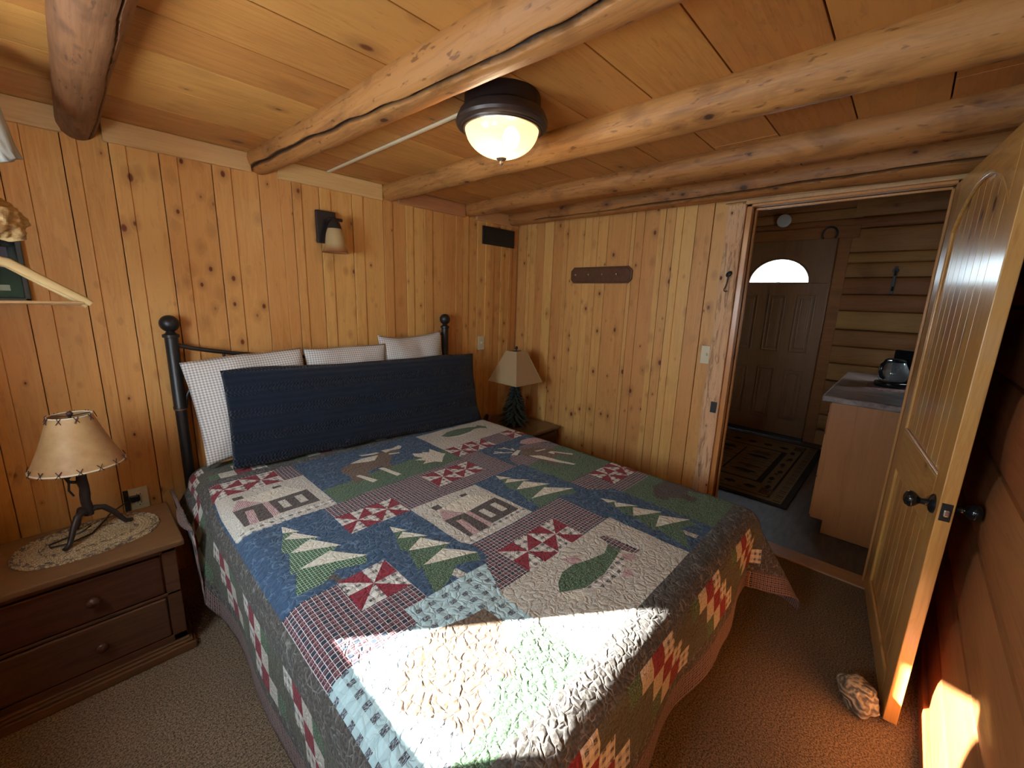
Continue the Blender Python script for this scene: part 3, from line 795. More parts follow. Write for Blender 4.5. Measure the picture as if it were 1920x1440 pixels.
# deer block
rect('blue', -1.252, -.775, -.905, -1.22)
pl('plaid', (-1.23, -1.20), (-1.21, -1.13), (-1.16, -1.09), (-1.10, -1.12), (-1.08, -1.25), (-1.252, -1.27))
pl('plaid', (-1.06, -1.06), (-1.01, -1.02), (-.90, -1.02), (-.84, -1.09), (-.80, -1.17), (-.95, -1.20))
pl('pink', (-.975, -.985), (-.93, -.955), (-.86, -.96), (-.79, -1.0), (-.775, -1.05), (-.775, -1.12), (-.85, -1.06), (-.95, -1.03))
pl('green', (-1.252, -1.26), (-1.08, -1.24), (-.95, -1.19), (-.775, -1.15), (-.775, -1.53), (-1.252, -1.53))
pl('brown', (-1.10, -1.10), (-1.03, -1.07), (-.95, -1.10), (-.90, -1.20), (-.915, -1.27), (-.88, -1.36), (-.90, -1.37), (-.95, -1.28), (-1.04, -1.28), (-1.06, -1.37), (-1.085, -1.37), (-1.09, -1.25))
pl('cream', (-1.155, -1.085), (-1.07, -1.055), (-1.06, -1.075), (-1.13, -1.11)); pl('cream', (-1.08, -1.155), (-1.03, -1.20), (-1.01, -1.33), (-.99, -1.415), (-1.01, -1.415), (-1.04, -1.32), (-1.075, -1.22))
pl('cream', (-.965, -1.20), (-.93, -1.20), (-.87, -1.31), (-.885, -1.32), (-.935, -1.225), (-.96, -1.245)); pl('cream', (-1.0, -1.13), (-.93, -1.15), (-.93, -1.16), (-1.0, -1.145))
for a, b in (((-1.21, -1.0), (-1.12, -1.065)), ((-1.19, -.985), (-1.165, -1.025)), ((-1.10, -.965), (-1.09, -1.05)), ((-1.14, -.96), (-1.10, -.985)), ((-1.07, -1.01), (-1.09, -1.05))):
    dx, dy = b[0]-a[0], b[1]-a[1]; l = hypot(dx, dy); nx, ny = -dy/l*.005, dx/l*.005
    pl('cream', (a[0]+nx, a[1]+ny), (b[0]+nx, b[1]+ny), (b[0]-nx, b[1]-ny), (a[0]-nx, a[1]-ny))
rect('blue', -1.555, -1.21, -1.22, -1.60); rect('blue', -1.37, -1.21, -1.53, -1.74)
tree(-1.415, -1.228, 'gstripe', 'cream', 'barn', 1.12, .93)
rect('plaid', -1.21, -.768, -1.53, -1.755); pins(-1.05, -.770, -1.535, -1.685)
tree(-2.038, -1.290, 'green', 'cream', 'print', .92, .93)
rect('plaid', -1.555, -1.372, -1.595, -1.83); rect('plaid', -1.90, -1.372, -1.597, -1.835)
pl('blue', (-1.915, -1.55), (-1.888, -1.60), (-1.885, -1.66), (-1.925, -1.712), (-2.2, -1.712), (-2.165, -1.5))
pl('plaid', (-1.925, -1.712), (-1.84, -1.63), (-1.84, -1.85), (-2.0, -1.87))
tree(-2.038, -1.290, 'green', 'cream', 'print', .92, .93)
pins(-1.847, -1.535, -1.685, -1.838)
rect('blue', -2.49, -2.32, -1.44, -1.50)
rect('blue', -1.368, -1.10, -1.70, -2.165); pl('blue', (-1.24, -1.62), (-1.10, -1.72), (-1.10, -1.80), (-1.37, -1.80), (-1.37, -1.66))
tree(-1.236, -1.722, 'green', 'cream', 'print', .86, .92)
rect('green', -1.10, -.77, -1.755, -2.165)
pl('bears', (-1.035, -1.90), (-1.01, -1.87), (-.93, -1.83), (-.85, -1.835), (-.80, -1.86), (-.782, -1.93), (-.80, -2.03), (-.835, -2.03), (-.84, -1.97), (-.885, -1.975), (-.90, -2.03), (-.94, -2.03), (-.95, -1.965), (-.985, -1.935), (-1.02, -1.935))
# fish block
rect('print', -2.0, -1.352, -1.838, -2.165)
pl('green', (-1.855, -1.965), (-1.82, -1.935), (-1.775, -1.915), (-1.72, -1.915), (-1.65, -1.94), (-1.58, -1.955), (-1.525, -1.935), (-1.49, -1.955), (-1.525, -1.985), (-1.59, -2.00), (-1.68, -2.015), (-1.78, -2.01))
pl('check', (-1.78, -2.012), (-1.68, -2.017), (-1.59, -2.003), (-1.525, -1.985), (-1.56, -2.03), (-1.66, -2.055), (-1.75, -2.05))
pl('plaid', (-1.505, -1.885), (-1.48, -1.90), (-1.465, -2.035), (-1.50, -2.03), (-1.525, -1.95)); pl('cream', (-1.86, -1.968), (-1.80, -2.008), (-1.82, -2.04), (-1.86, -2.015))
pl('pink', (-1.72, -1.87), (-1.66, -1.895), (-1.68, -1.925), (-1.72, -1.915)); pl('pink', (-1.54, -2.00), (-1.50, -2.03), (-1.53, -2.05), (-1.56, -2.03)); pl('pink', (-1.65, -2.06), (-1.62, -2.09), (-1.59, -2.07), (-1.61, -2.05))
# navy plaid panel and the big bear block in the sun
rect('plaid', -2.49, -2.158, -1.475, -1.775); pinwheel(-2.32, -2.16, -1.465, -1.628)
rect('wplaid', -2.49, -1.995, -1.775, -2.165); pl('wplaid', (-2.235, -1.71), (-1.925, -1.71), (-1.995, -1.86), (-1.995, -1.9), (-2.235, -1.9))
pl('green', (-2.49, -2.13), (-2.30, -2.10), (-2.14, -2.02), (-2.06, -1.99), (-1.995, -2.0), (-1.995, -2.165), (-2.49, -2.165))
pl('brown', (-2.395, -1.96), (-2.385, -1.91), (-2.34, -1.87), (-2.27, -1.83), (-2.22, -1.825), (-2.17, -1.84), (-2.12, -1.855), (-2.07, -1.86), (-2.065, -1.93), (-2.10, -1.97), (-2.13, -2.04), (-2.17, -2.07), (-2.20, -2.02), (-2.25, -2.05), (-2.27, -2.11), (-2.33, -2.11), (-2.34, -2.03), (-2.37, -2.0))

def build_quilt():
    step = .0155
    pts = []; edges = []
    def clampp(p): return (min(max(p[0], UX0), UX1), max(min(p[1], VY0), VY1))
    for f, poly in patches:
        q = [clampp(p) for p in poly]
        dense = []
        for i in range(len(q)):
            a, b = q[i], q[(i+1) % len(q)]; l = hypot(b[0]-a[0], b[1]-a[1]); k = max(1, int(l/.03))
            for j in range(k): dense.append((a[0]+(b[0]-a[0])*j/k, a[1]+(b[1]-a[1])*j/k))
        b0 = len(pts); pts += dense
        edges += [(b0+i, b0+(i+1) % len(dense)) for i in range(len(dense))]
    nx = int((UX1-UX0)/step); ny = int((VY0-VY1)/step)
    for i in range(nx+1):
        for j in range(ny+1):
            jx = 0 if i in (0, nx) else .0008*((i*7+j*13) % 5-2); jy = 0 if j in (0, ny) else .0008*((i*11+j*3) % 5-2)
            pts.append((UX0+(UX1-UX0)*i/nx+jx, VY1+(VY0-VY1)*j/ny+jy))
    V, E_, Fc, *_ = delaunay_2d_cdt([Vector(p) for p in pts], edges, [], 0, 1e-6)
    bbs = []
    for f, poly in patches:
        xs = [p[0] for p in poly]; ys = [p[1] for p in poly]; bbs.append((min(xs), max(xs), min(ys), max(ys)))
    def inside(poly, x, y):
        c = False; j = len(poly)-1
        for i in range(len(poly)):
            xi, yi = poly[i]; xj, yj = poly[j]
            if (yi > y) != (yj > y) and x < (xj-xi)*(y-yi)/(yj-yi)+xi: c = not c
            j = i
        return c
    mi = []
    for f in Fc:
        x = sum(V[i].x for i in f)/len(f); y = sum(V[i].y for i in f)/len(f)
        k = 0
        for q in range(len(patches)-1, -1, -1):
            b = bbs[q]
            if b[0] <= x <= b[1] and b[2] <= y <= b[3] and inside(patches[q][1], x, y): k = F[patches[q][0]][0]; break
        mi.append(k)
    me = bpy.data.meshes.new('quilt')
    me.from_pydata([drape(v.x, v.y) for v in V], [], [list(f) for f in Fc])
    for m in FM: me.materials.append(m)
    me.polygons.foreach_set('material_index', mi)
    uvl = me.uv_layers.new(name='UVMap'); flat = []
    for lp in me.loops: v = V[lp.vertex_index]; flat += [v.x+3, v.y+3]
    uvl.data.foreach_set('uv', flat)
    me.update()
    # all faces up
    if me.polygons[0].normal.z < 0 or sum(p.normal.z for p in me.polygons[:400]) < 0: me.flip_normals()
    me.polygons.foreach_set('use_smooth', [True]*len(me.polygons))
    o = bpy.data.objects.new('quilt', me); COL.objects.link(o)
    so = o.modifiers.new('Solidify', 'SOLIDIFY'); so.thickness = .009; so.offset = -1; so.use_rim = True
    return tag(o, 'patchwork quilt with houses, trees, moose, fish and bears covering the bed', 'quilt')
build_quilt()
# ================================================================== PILLOWS
def pillow(name, mats, w, h, t, loc, rx, rz, seed, ry=0, flange=.0, nu=46, nv=34, pinch=.15, droop=0.0, wr=.010, tex=None):
    """pillow standing in local xz, thickness along y; local origin bottom centre"""
    vs = []; uv = []
    def prof(a): return max(0.0, 1-abs(a)**2.6)**.62
    for side in (1, -1):
        for i in range(nu+1):
            for j in range(nv+1):
                a = -1+2*i/nu; b = -1+2*j/nv
                x = a*w/2*(1-pinch*.5*(1-abs(a))*0-pinch*(1-b*b)*.35*abs(a)); z = b*h/2*(1-pinch*(1-a*a)*.45)
                fa, fb = min(1, (1-abs(a))/(.0001+1-0)), 0
                th = prof(a)*prof(b)
                y = side*t/2*th
                y += wr*mnoise.noise(Vector((x*7+seed, z*7, side)))*th*1.4+wr*.5*mnoise.noise(Vector((x*19+seed, z*19, side)))*th
                z2 = z+h/2-droop*(abs(a)**1.5)*(1 if b > 0 else 0)*b+.012*mnoise.noise(Vector((x*5, seed, b*2)))
                bulge = .020*mnoise.noise(Vector((a*1.5+seed, b*1.5, 9)))
                vs.append((x, y+bulge, z2)); uv.append((x+side*.0, z2))
    fs = []
    N = (nu+1)*(nv+1)
    for s in (0, 1):
        for i in range(nu):
            for j in range(nv):
                q = s*N+i*(nv+1)+j
                f = (q, q+nv+1, q+nv+2, q+1)
                fs.append(f if s == 1 else f[::-1])
    mb = MB(); mb.add(vs, fs)
    o = mb.build(name, mats, smooth=180, uv=uv)
    bm = bmesh.new(); bm.from_mesh(o.data); bmesh.ops.remove_doubles(bm, verts=bm.verts, dist=.0012); bm.to_mesh(o.data); bm.free()
    o.location = loc; o.rotation_euler = (rx, ry, rz)
    return o
def gingham(name, P=.0125):
    g = G(name); s = g.sep(g.coord('UV'))
    a = g.stripe(s[0], P, P*.5); b = g.stripe(s[1], P, P*.5)
    f = g.math('MULTIPLY', g.math('ADD', a, b), .5)
    c = g.mix(f, (.74, .71, .64), (.30, .29, .31))
    n = g.noise(g.coord('UV'), 14, 3)
    return g.done(c, .95, g.bump(n, .25, .01), Specular_IOR_Level=.1)
m_ging = gingham('gingham_cotton')
g = G('navy_knit'); uv = g.coord('UV'); s = g.sep(uv)
row = g.math('SINE', g.math('MULTIPLY', s[1], 2*pi/.030))
cab = g.math('SINE', g.math('ADD', g.math('MULTIPLY', s[0], 2*pi/.016), g.math('MULTIPLY', g.math('SINE', g.math('MULTIPLY', s[1], 2*pi/.060)), 2.2)))
band = g.mapr(g.math('SINE', g.math('MULTIPLY', s[1], 2*pi/.115)), .1, .5)
hgt = g.math('ADD', g.math('MULTIPLY', g.math('MULTIPLY', cab, row), band), g.math('MULTIPLY', row, .35))
nn = g.noise(uv, 260, 2)
cc = g.mix(g.mapr(hgt, -.6, .8), (.005, .009, .018), (.010, .017, .034))
cc = g.mix(g.mapr(nn, .5, .75, 0, .35), cc, (.025, .042, .075))
m_navy = g.done(cc, .95, g.bump(g.math('ADD', hgt, nn), .8, .005), Specular_IOR_Level=.15, Sheen_Weight=.15)
rzb = radians(-4)
tag(pillow('pillow', m_ging, .55, .53, .13, (-2.150, -.27, .650), radians(-14), radians(2), 3.1, radians(-4), droop=.02),
    'gingham pillow at the left end, leaning over the left bed post', 'pillow', 'gingham pillows against the headboard')
tag(pillow('pillow', m_ging, .50, .54, .13, (-1.655, -.235, .640), radians(-10), radians(-2), 7.7, radians(0), droop=.02),
    'gingham pillow in the middle of the headboard', 'pillow', 'gingham pillows against the headboard')
tag(pillow('pillow', m_ging, .49, .56, .13, (-1.165, -.23, .655), radians(-10), radians(-2), 11.3, radians(-3), droop=-.015),
    'gingham pillow beside the right bed post', 'pillow', 'gingham pillows against the headboard')
tag(pillow('bolster', m_navy, 1.50, .485, .15, (-1.592, -.425, .612), radians(-14), rzb, 5.5, radians(.8), nu=90, nv=34, pinch=.035, wr=.006),
    'long navy blue textured pillow leaning on the gingham pillows', 'pillow')

# ================================================================== LEFT CHEST, LAMP, MAT
NT = .50
ch = empty('nightstand', (-2.95, -.34, 0), label='low dark brown chest of two drawers left of the bed', cat='nightstand')
ox, oy = -2.95, -.34
def B(mb, x0, x1, y0, y1, z0, z1): mb.box(x0-ox, x1-ox, y0-oy, y1-oy, z0, z1)
CX0, CX1, CF = -3.275, -2.612, -.640
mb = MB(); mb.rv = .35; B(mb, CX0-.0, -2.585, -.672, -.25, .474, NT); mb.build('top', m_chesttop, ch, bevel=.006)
mb = MB(); mb.rv = .1
B(mb, CX0, CX1, CF+.012, -.26, .05, .474)
B(mb, CX1-.045, CX1, CF, CF+.02, .05, .474); B(mb, CX0, CX0+.045, CF, CF+.02, .05, .474)
B(mb, CX0, CX1, CF, CF+.02, .448, .474); B(mb, CX0, CX1, CF, CF+.02, .262, .276); B(mb, CX0, CX1, CF, CF+.02, .05, .082)
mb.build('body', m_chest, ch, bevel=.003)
for z0, z1 in ((.281, .443), (.087, .257)):
    mb = MB(); mb.rv = z0*3; B(mb, CX0+.05, CX1-.05, CF-.004, CF+.02, z0, z1)
    d = mb.build('drawer', m_chest, ch, bevel=.004)
    for x in (-2.855, -3.13):
        mb = MB(); mb.rv = .3
        mb.lathe([(.009, 0), (.008, .010), (.017, .018), (.019, .024), (.015, .031), (.0001, .034)], (x-ox, CF-.004-oy, (z0+z1)/2), (0, -1, 0), 20)
        k = mb.build('knob', m_chest, None, smooth=50); k.parent = d
mb = MB(); mb.rv = .6
B(mb, CX0-.0, CX1+.022, CF-.030, -.26, 0, .034); B(mb, CX0, CX1+.014, CF-.020, -.26, .034, .045); B(mb, CX0, CX1+.006, CF-.010, -.26, .045, .054)
mb.build('plinth', m_chesttop, ch, bevel=.004)

# braided oval mat
def mat_braid():
    g = G('braided_jute'); s = g.attr('ring')
    p = g.coord('Object'); n = g.noise(p, 320, 2); n2 = g.noise(p, 90, 2)
    c = g.mix(g.mapr(n, .4, .62), (.16, .10, .05), (.52, .40, .22))
    c = g.mix(g.math('MULTIPLY', s[2], g.mapr(n2, .45, .6)), c, (.09, .06, .045))
    return g.done(c, .9, g.bump(n, .6, .004))
m_mat = mat_braid()
mb = MB(); n = 14; seg = 90; mx, my, mz = -2.838, -.432, NT
vs = []; fs = []; prof = []
A, Bm = .208, .152
rows = []
for i in range(n):
    r1 = 1-i/n; rows += [(r1, .0015), (r1-.32/n, .0075), (r1-.68/n, .0075)]
rows.append((.02, .003)); rows = [(1.0, 0)]+rows
ring_attr = []
for r, z in rows:
    for k in range(seg):
        a = 2*pi*k/seg; zz = z+(.0012*sin(a*34+r*40) if z > .005 else 0)
        rx_, ry_ = (A-Bm)+Bm*r, Bm*r
        xx = (A-Bm)*max(-1, min(1, cos(a)*1.6))+Bm*r*cos(a); yy = Bm*r*sin(a)
        c_, s_ = cos(radians(7)), sin(radians(7))
        vs.append((xx*c_-yy*s_, xx*s_+yy*c_, zz)); ring_attr.append(1.0 if r > .80 or .45 < r < .55 else 0)
for i in range(len(rows)-1):
    for k in range(seg): fs.append((i*seg+k, i*seg+(k+1) % seg, (i+1)*seg+(k+1) % seg, (i+1)*seg+k))
fs.append([(len(rows)-1)*seg+k for k in range(seg)])
mb.add(vs, fs); o = mb.build('braided_mat', m_mat, smooth=180); o.location = (mx, my, mz+.0005)
at = o.data.attributes.new('ring', 'FLOAT', 'POINT'); at.data.foreach_set('value', ring_attr)
tag(o, 'oval braided straw mat under the lamp on the left chest', 'mat')

# left lamp: laced parchment shade on a forged twig stand
lx, ly, lz = -2.832, -.415, NT+.009
lamp = empty('table_lamp', (lx, ly, lz), label='table lamp with round laced parchment shade and black iron twig base', cat='lamp')
g = G('parchment'); n = g.noise(g.coord('Object'), 30, 4, .6); n2 = g.noise(g.coord('Object'), 5, 2)
m_parch = g.done(g.mix(g.mapr(g.math('ADD', n, n2), .7, 1.3), (.36, .19, .08), (.48, .29, .13)), .6, None, Transmission_Weight=0.0, Subsurface_Weight=.15)
m_shade2 = plain('tan_shade', (.38, .27, .14), .7)
m_lace = plain('dark_lace', (.05, .02, .012), .6)
zb, zt, rb, rtp = .293, .487, .130, .060
mb = MB(); prof = [(rb+(rtp-rb)*i/10+.004*sin(pi*i/10)*-1, zb+(zt-zb)*i/10) for i in range(11)]
mb.lathe(prof+[(r-.0025, z) for r, z in prof[::-1]], seg=56, cap=False)
sh = mb.build('lamp_shade', m_parch, lamp, smooth=60)
m_hoop = plain('pale_hoop', (.62, .52, .38), .6)
mb = MB(); mb.tube([(rb*cos(2*pi*k/48), rb*sin(2*pi*k/48), zb+.002) for k in range(48)], .0032, 6, closed=True)
tag(mb.build('hoop', m_hoop, sh, smooth=60), 'pale edge hoop')
mb = MB(); mb.tube([(rtp*cos(2*pi*k/32), rtp*sin(2*pi*k/32), zt-.001) for k in range(32)], .0028, 6, closed=True)
tag(mb.build('hoop', m_hoop, sh, smooth=60), 'pale edge hoop')
for k in range(15):
    a = 2*pi*(k+.3)/15; w = .085; mb = MB()
    for sg in (-1, 1):
        mb.tube([((rb+.004-e*.30)*cos(a+sg*w*(q-.5)*1.5), (rb+.004-e*.30)*sin(a+sg*w*(q-.5)*1.5), zb-.004+e) for q, e in ((0, 0), (.25, .006), (.5, .012), (.75, .018), (1, .024))], .0014, 5)
    mb.build('lacing', m_lace, sh, smooth=60)
for k in range(9):
    a = 2*pi*(k+.1)/9; w = .13; mb = MB()
    for sg in (-1, 1):
        mb.tube([((rtp+.003+e*.30)*cos(a+sg*w*(q-.5)*1.5), (rtp+.003+e*.30)*sin(a+sg*w*(q-.5)*1.5), zt+.004-e) for q, e in ((0, 0), (.25, .006), (.5, .011), (.75, .016), (1, .022))], .0014, 5)
    mb.build('lacing', m_lace, sh, smooth=60)
mb = MB()
for k in range(3):
    a = 2*pi*k/3+.4; mb.tube([(0, 0, zt-.004), (rtp*cos(a), rtp*sin(a), zt-.002)], .0016, 6)
mb.build('spider', m_iron, sh, smooth=60)
mb = MB(); mb.lathe([(.004, 0), (.009, .004), (.010, .010), (.006, .016), (.0001, .018)], (0, 0, zt-.003), seg=16); mb.build('finial', m_lace, lamp, smooth=50)
mb = MB(); mb.tube([(0+.002*sin(i*2.1), .002*cos(i*1.7), .085+(zt-.085)*i/14) for i in range(15)], lambda t: .0155-.011*max(0, (t-.62)/.38) if t > .62 else .0155+.001*sin(t*40), 12)
mb.build('stem', m_iron, lamp, smooth=60)
mb = MB()
mb.tube([(-.012, -.004, .30), (-.030, -.012, .285), (-.042, -.014, .26), (-.034, -.01, .235), (-.012, -.004, .225)], .006, 8)
mb.tube([(-.034, -.01, .240), (-.038, -.02, .205), (-.028, -.02, .180)], .0035, 6)
mb.sphere((-.036, -.016, .262), .012, 10, 6, (1, .5, 1.3)); mb.build('twig', m_iron, lamp, smooth=60)
for a, L in ((radians(228), .095), (radians(15), .105), (radians(118), .09)):
    ca, sa = cos(a), sin(a)
    pts = [(0, 0, .10), (ca*.02, sa*.02, .106), (ca*.045, sa*.045, .098), (ca*L*.68, sa*L*.68, .066), (ca*L*.86, sa*L*.86, .030), (ca*L*.98, sa*L*.98, .010), (ca*L*1.18, sa*L*1.18, .006)]
    mb = MB(); mb.tube(pts, lambda t: .0125-.005*t, 10); mb.build('leg', m_iron, lamp, smooth=70)
cord_m = plain('black_cord', (.012, .010, .010), .5)
mb = MB()
mb.tube([(-.0, .02, .03), (-.03, .02, .012), (-.08, .012, .006), (-.115, -.004, .005), (-.11, -.030, .005), (-.06, -.035, .005), (-.0, .0, .005), (.04, .10, .005), (.06, .155, .006), (.075, .200, -.004), (.10, .30, -.030), (.125, .38, -.050), (.15, .398, -.050)], .0030, 8)
mb.build('cord', cord_m, lamp, smooth=70)
mb = MB(); mb.box(.132, .168, .386, .407, -.064, -.034); mb.build('plug', m_black, lamp, bevel=.004)

# outlet and switch plates
def plate(name, loc, nrm, label, kind, extra=0):
    o = empty(name, loc, {'y': 0, 'x': -pi/2}[nrm], label=label, cat={'outlet': 'outlet', 'switch': 'light switch'}[kind])
    o['group'] = 'ivory wall plates'
    mb = MB(); mb.box(-.036, .036, -.006, 0, -.058, .058); mb.build('cover_plate', m_ivory, o, bevel=.003)
    if kind == 'outlet':
        for z in (.021, -.021):
            mb = MB(); mb.lathe([(.0165, 0), (.0165, .0022), (.015, .003)], (0, -.0055, z), (0, -1, 0), 24); sk = mb.build('socket', m_ivory, o, smooth=40)
            mb = MB()
            mb.box(-.0075, -.0055, -.0095, -.008, z-.001, z+.008); mb.box(.0055, .0075, -.0095, -.008, z-.001, z+.008)
            mb.lathe([(.0025, 0), (.0025, .0015)], (0, -.008, z-.008), (0, -1, 0), 10)
            s2 = mb.build('slot', m_dark, None); s2.parent = sk
    else:
        mb = MB(); mb.box(-.005, .005, -.018, -.005, -.004, .012); mb.build('toggle', m_ivory, o, bevel=.0015)
        for z in (.03, -.03):
            mb = MB(); mb.lathe([(.0035, 0), (.0035, .002)], (0, -.0055, z), (0, -1, 0), 10)
            mb.build('screw', m_metal, o)
    return o
plate('wall_outlet', (-2.668, -.010, .452), 'y', 'ivory wall outlet with a black plug, between lamp and bed', 'outlet')
mb = MB(); mb.box(-2.722, -2.704, -.030, -.008, .395, .505); tag(mb.build('junction_box', m_dark, bevel=.001), 'black edge box behind the left wall outlet', 'box')
plate('wall_switch', (-.430, -.009, 1.095), 'y', 'ivory wall switch plate above the pyramid-shaded lamp', 'switch')
plate('wall_switch', (-.010, -1.698, 1.158), 'x', 'ivory wall switch plate beside the rough doorway post', 'switch')

# ================================================================== RIGHT NIGHTSTAND AND LAMP
ns = empty('nightstand', (-.34, -.35, 0), label='dark wooden nightstand in the corner right of the bed', cat='nightstand')
ox, oy = -.34, -.35
mb = MB(); mb.rv = .4; B(mb, -.70, -.065, -.62, -.035, .412, .435); mb.build('top', m_chesttop, ns, bevel=.006)
mb = MB(); mb.rv = .2; B(mb, -.68, -.085, -.60, -.05, .06, .412); mb.build('body', m_chest, ns, bevel=.003)
for z0, z1 in ((.25, .395), (.085, .235)):
    mb = MB(); mb.rv = .3; B(mb, -.655, -.11, -.612, -.60, z0, z1); d = mb.build('drawer', m_chest, ns, bevel=.003)
    mb = MB(); mb.lathe([(.008, 0), (.008, .012), (.018, .02), (.0001, .03)], (-.38-ox, -.612-oy, (z0+z1)/2), (0, -1, 0), 16); k = mb.build('knob', m_chest, None, smooth=50); k.parent = d
mb = MB(); mb.rv = .6; B(mb, -.69, -.075, -.61, -.04, 0, .06); mb.build('plinth', m_chest, ns, bevel=.004)

px, py, pz = -.345, -.345, .4355
pin_l = empty('table_lamp', (px, py, pz), label='table lamp with square tan pyramid shade on a dark pine tree base', cat='lamp')
mb = MB(); hb, ht, z0, z1 = .155, .058, .372, .622
def sq(h, z): return [(-h, -h, z), (h, -h, z), (h, h, z), (-h, h, z)]
vs = sq(hb, z0)+sq(ht, z1)+sq(ht-.004, z1)+sq(hb-.004, z0)
fs = []
for l in range(3):
    for k in range(4): fs.append((l*4+k, l*4+(k+1) % 4, l*4+4+(k+1) % 4, l*4+4+k))
for k in range(4): fs.append((12+k, 12+(k+1) % 4, (k+1) % 4, k))
mb.add(vs, fs); psh = mb.build('lamp_shade', m_shade2, pin_l)
mb = MB()
for k in range(4):
    a, b = sq(hb, z0), sq(ht, z1); mb.tube([a[k], b[k]], .0028, 6); mb.tube([a[k], a[(k+1) % 4]], .0028, 6); mb.tube([b[k], b[(k+1) % 4]], .0025, 6)
mb.build('seam_trim', plain('shade_seam', (.42, .29, .15), .7), psh, smooth=60)
mb = MB(); mb.lathe([(.004, .0), (.004, .012), (.010, .018), (.012, .026), (.008, .036), (.0001, .040)], (0, 0, z1), seg=16)
mb.tube([(-ht, 0, z1), (ht, 0, z1)], .002, 6); mb.build('finial', m_black, pin_l, smooth=50)
mb = MB(); mb.lathe([(.075, 0), (.078, .008), (.07, .018), (.03, .024), (.012, .030)], seg=32); mb.build('base', m_black, pin_l, smooth=50)
rr = random.Random(12); mb = MB()
mb.tube([(0, 0, .02), (0, 0, .37)], .009, 10)
for t in range(13):
    z = .045+.29*t/12; rad = .128*(1-t/13.5)**.75+.014; nb = 11
    for k in range(nb):
        a = 2*pi*k/nb+t*.9+rr.uniform(-.15, .15); r = rad*rr.uniform(.82, 1.12)
        dr = .030*(1-t/20)
        c, s = cos(a), sin(a); wv = .019*(1-t/22)
        tip = (r*c, r*s, z-dr)
        mb.add([(0.012*c, .012*s, z+.018), (r*.55*c-wv*s, r*.55*s+wv*c, z-.004), (r*.55*c+wv*s, r*.55*s-wv*c, z-.004), tip, (r*.5*c, r*.5*s, z+.010), (r*.5*c, r*.5*s, z-.016)],
               [(0, 1, 4), (0, 4, 2), (1, 3, 4), (4, 3, 2), (0, 5, 1), (0, 2, 5), (1, 5, 3), (5, 2, 3)])
mb.build('pine_tree', plain('dark_green_metal', (.020, .026, .020), .5), pin_l)
# small dark rounded object with a pinkish end
tr = empty('small_ornament', (-.50, -.17, .4355), .6, label='small dark ornament with a pinkish knob, left of the tree lamp', cat='ornament')
mb = MB(); mb.tube([(-.05, 0, .012), (-.045, 0, .045), (-.02, 0, .066), (.02, 0, .066), (.05, 0, .045), (.06, 0, .016)], .013, 12); mb.build('body', m_black, tr, smooth=60)
mb = MB(); mb.sphere((.062, -.012, .030), .026, 18, 12, (1, .8, 1.15)); mb.build('knob', plain('pinkish_clay', (.32, .16, .13), .6), tr, smooth=180)

# ================================================================== ON THE BACK WALL
sc = empty('wall_sconce', (-1.683, -.010, 1.80), label='unlit wall sconce with a tan bell glass shade above the pillows', cat='wall lamp')
mb = MB(); mb.box(-.058, .058, -.022, .0, -.045, .138); mb.build('backplate', m_iron, sc, bevel=.005)
mb = MB(); mb.tube([(.0, -.02, .085), (.0, -.06, .088), (.0, -.10, .085)], .009, 10); mb.tube([(-.02, -.100, .085), (.058, -.100, .085)], .009, 10)
mb.build('arm', m_iron, sc, smooth=60)
hx, hy = .012, -.100
mb = MB(); mb.lathe([(.010, .095), (.016, .088), (.026, .070), (.036, .048), (.040, .032), (.036, .032)], (hx, hy, 0), seg=28); mb.build('shade_holder', m_iron, sc, smooth=60)
prof = [(.036, .040), (.043, .026), (.050, .0), (.054, -.03), (.057, -.058), (.061, -.075), (.070, -.092), (.078, -.100)]
g = G('tea_glass'); s = g.sep(g.coord('Object')); f = g.mapr(s[2], -.10, -.055, 1, 0)
m_tea = g.done(g.mix(f, (.42, .30, .15), (.26, .10, .04)), .25, None, Coat_Weight=.4, Subsurface_Weight=.1)
mb = MB(); mb.lathe(prof+[(r-.004, z+.002) for r, z in prof[::-1]], (hx, hy, 0), seg=40, cap=False); mb.build('glass_shade', m_tea, sc, smooth=60)

vent = empty('wall_vent', (-.247, -.009, 1.967), label='black rectangular vent grille high in the corner', cat='vent')
mb = MB(); mb.box(-.182, .182, -.008, .006, -.070, .070); mb.build('grille_frame', m_black, vent, bevel=.002)
mb = MB()
for k in range(9): mb.box(-.165, .165, -.0125, -.007, -.056+.0135*k, -.0495+.0135*k)
mb.build('louvres', m_black, vent)

pic = empty('picture_frame', (-3.07, -.010, 1.546), label='dark teal glazed picture hanging behind the wooden hangers', cat='picture')
mb = MB()
for a in ((-.185, .185, -.155, -.135), (-.185, .185, .135, .155), (-.185, -.168, -.155, .155), (.168, .185, -.155, .155)): mb.box(a[0], a[1], -.025, 0, a[2], a[3])
mb.build('frame', plain('dark_teal_frame', (.02, .035, .035), .35), pic, bevel=.003)
g = G('teal_print'); s = g.sep(g.coord('Object')); n = g.noise(g.coord('Object'), 8, 3)
c = g.mix(g.mapr(g.math('ADD', s[2], g.math('MULTIPLY', n, .06)), -.10, .10), (.03, .12, .10), (.014, .028, .034))
mb = MB(); mb.box(-.17, .17, -.012, -.006, -.137, .137); pp = mb.build('print', g.done(c, .12, None, Coat_Weight=1.0), pic)
mb = MB(); mb.box(.045, .145, -.0145, -.012, -.022, .058); lb = mb.build('blue_label', plain('navy_label', (.012, .02, .08), .4), pp)
mb = MB(); mb.box(.055, .120, -.0155, -.0145, .020, .026); mb.build('label_line', m_white, lb)
mb = MB(); mb.box(-.12, .135, -.0145, -.012, -.108, -.086); mb.build('painted_reflection', plain('painted_reflection_green', (.30, .50, .42), .3), pp)  # green-white reflection on the glazing, painted as a pale strip

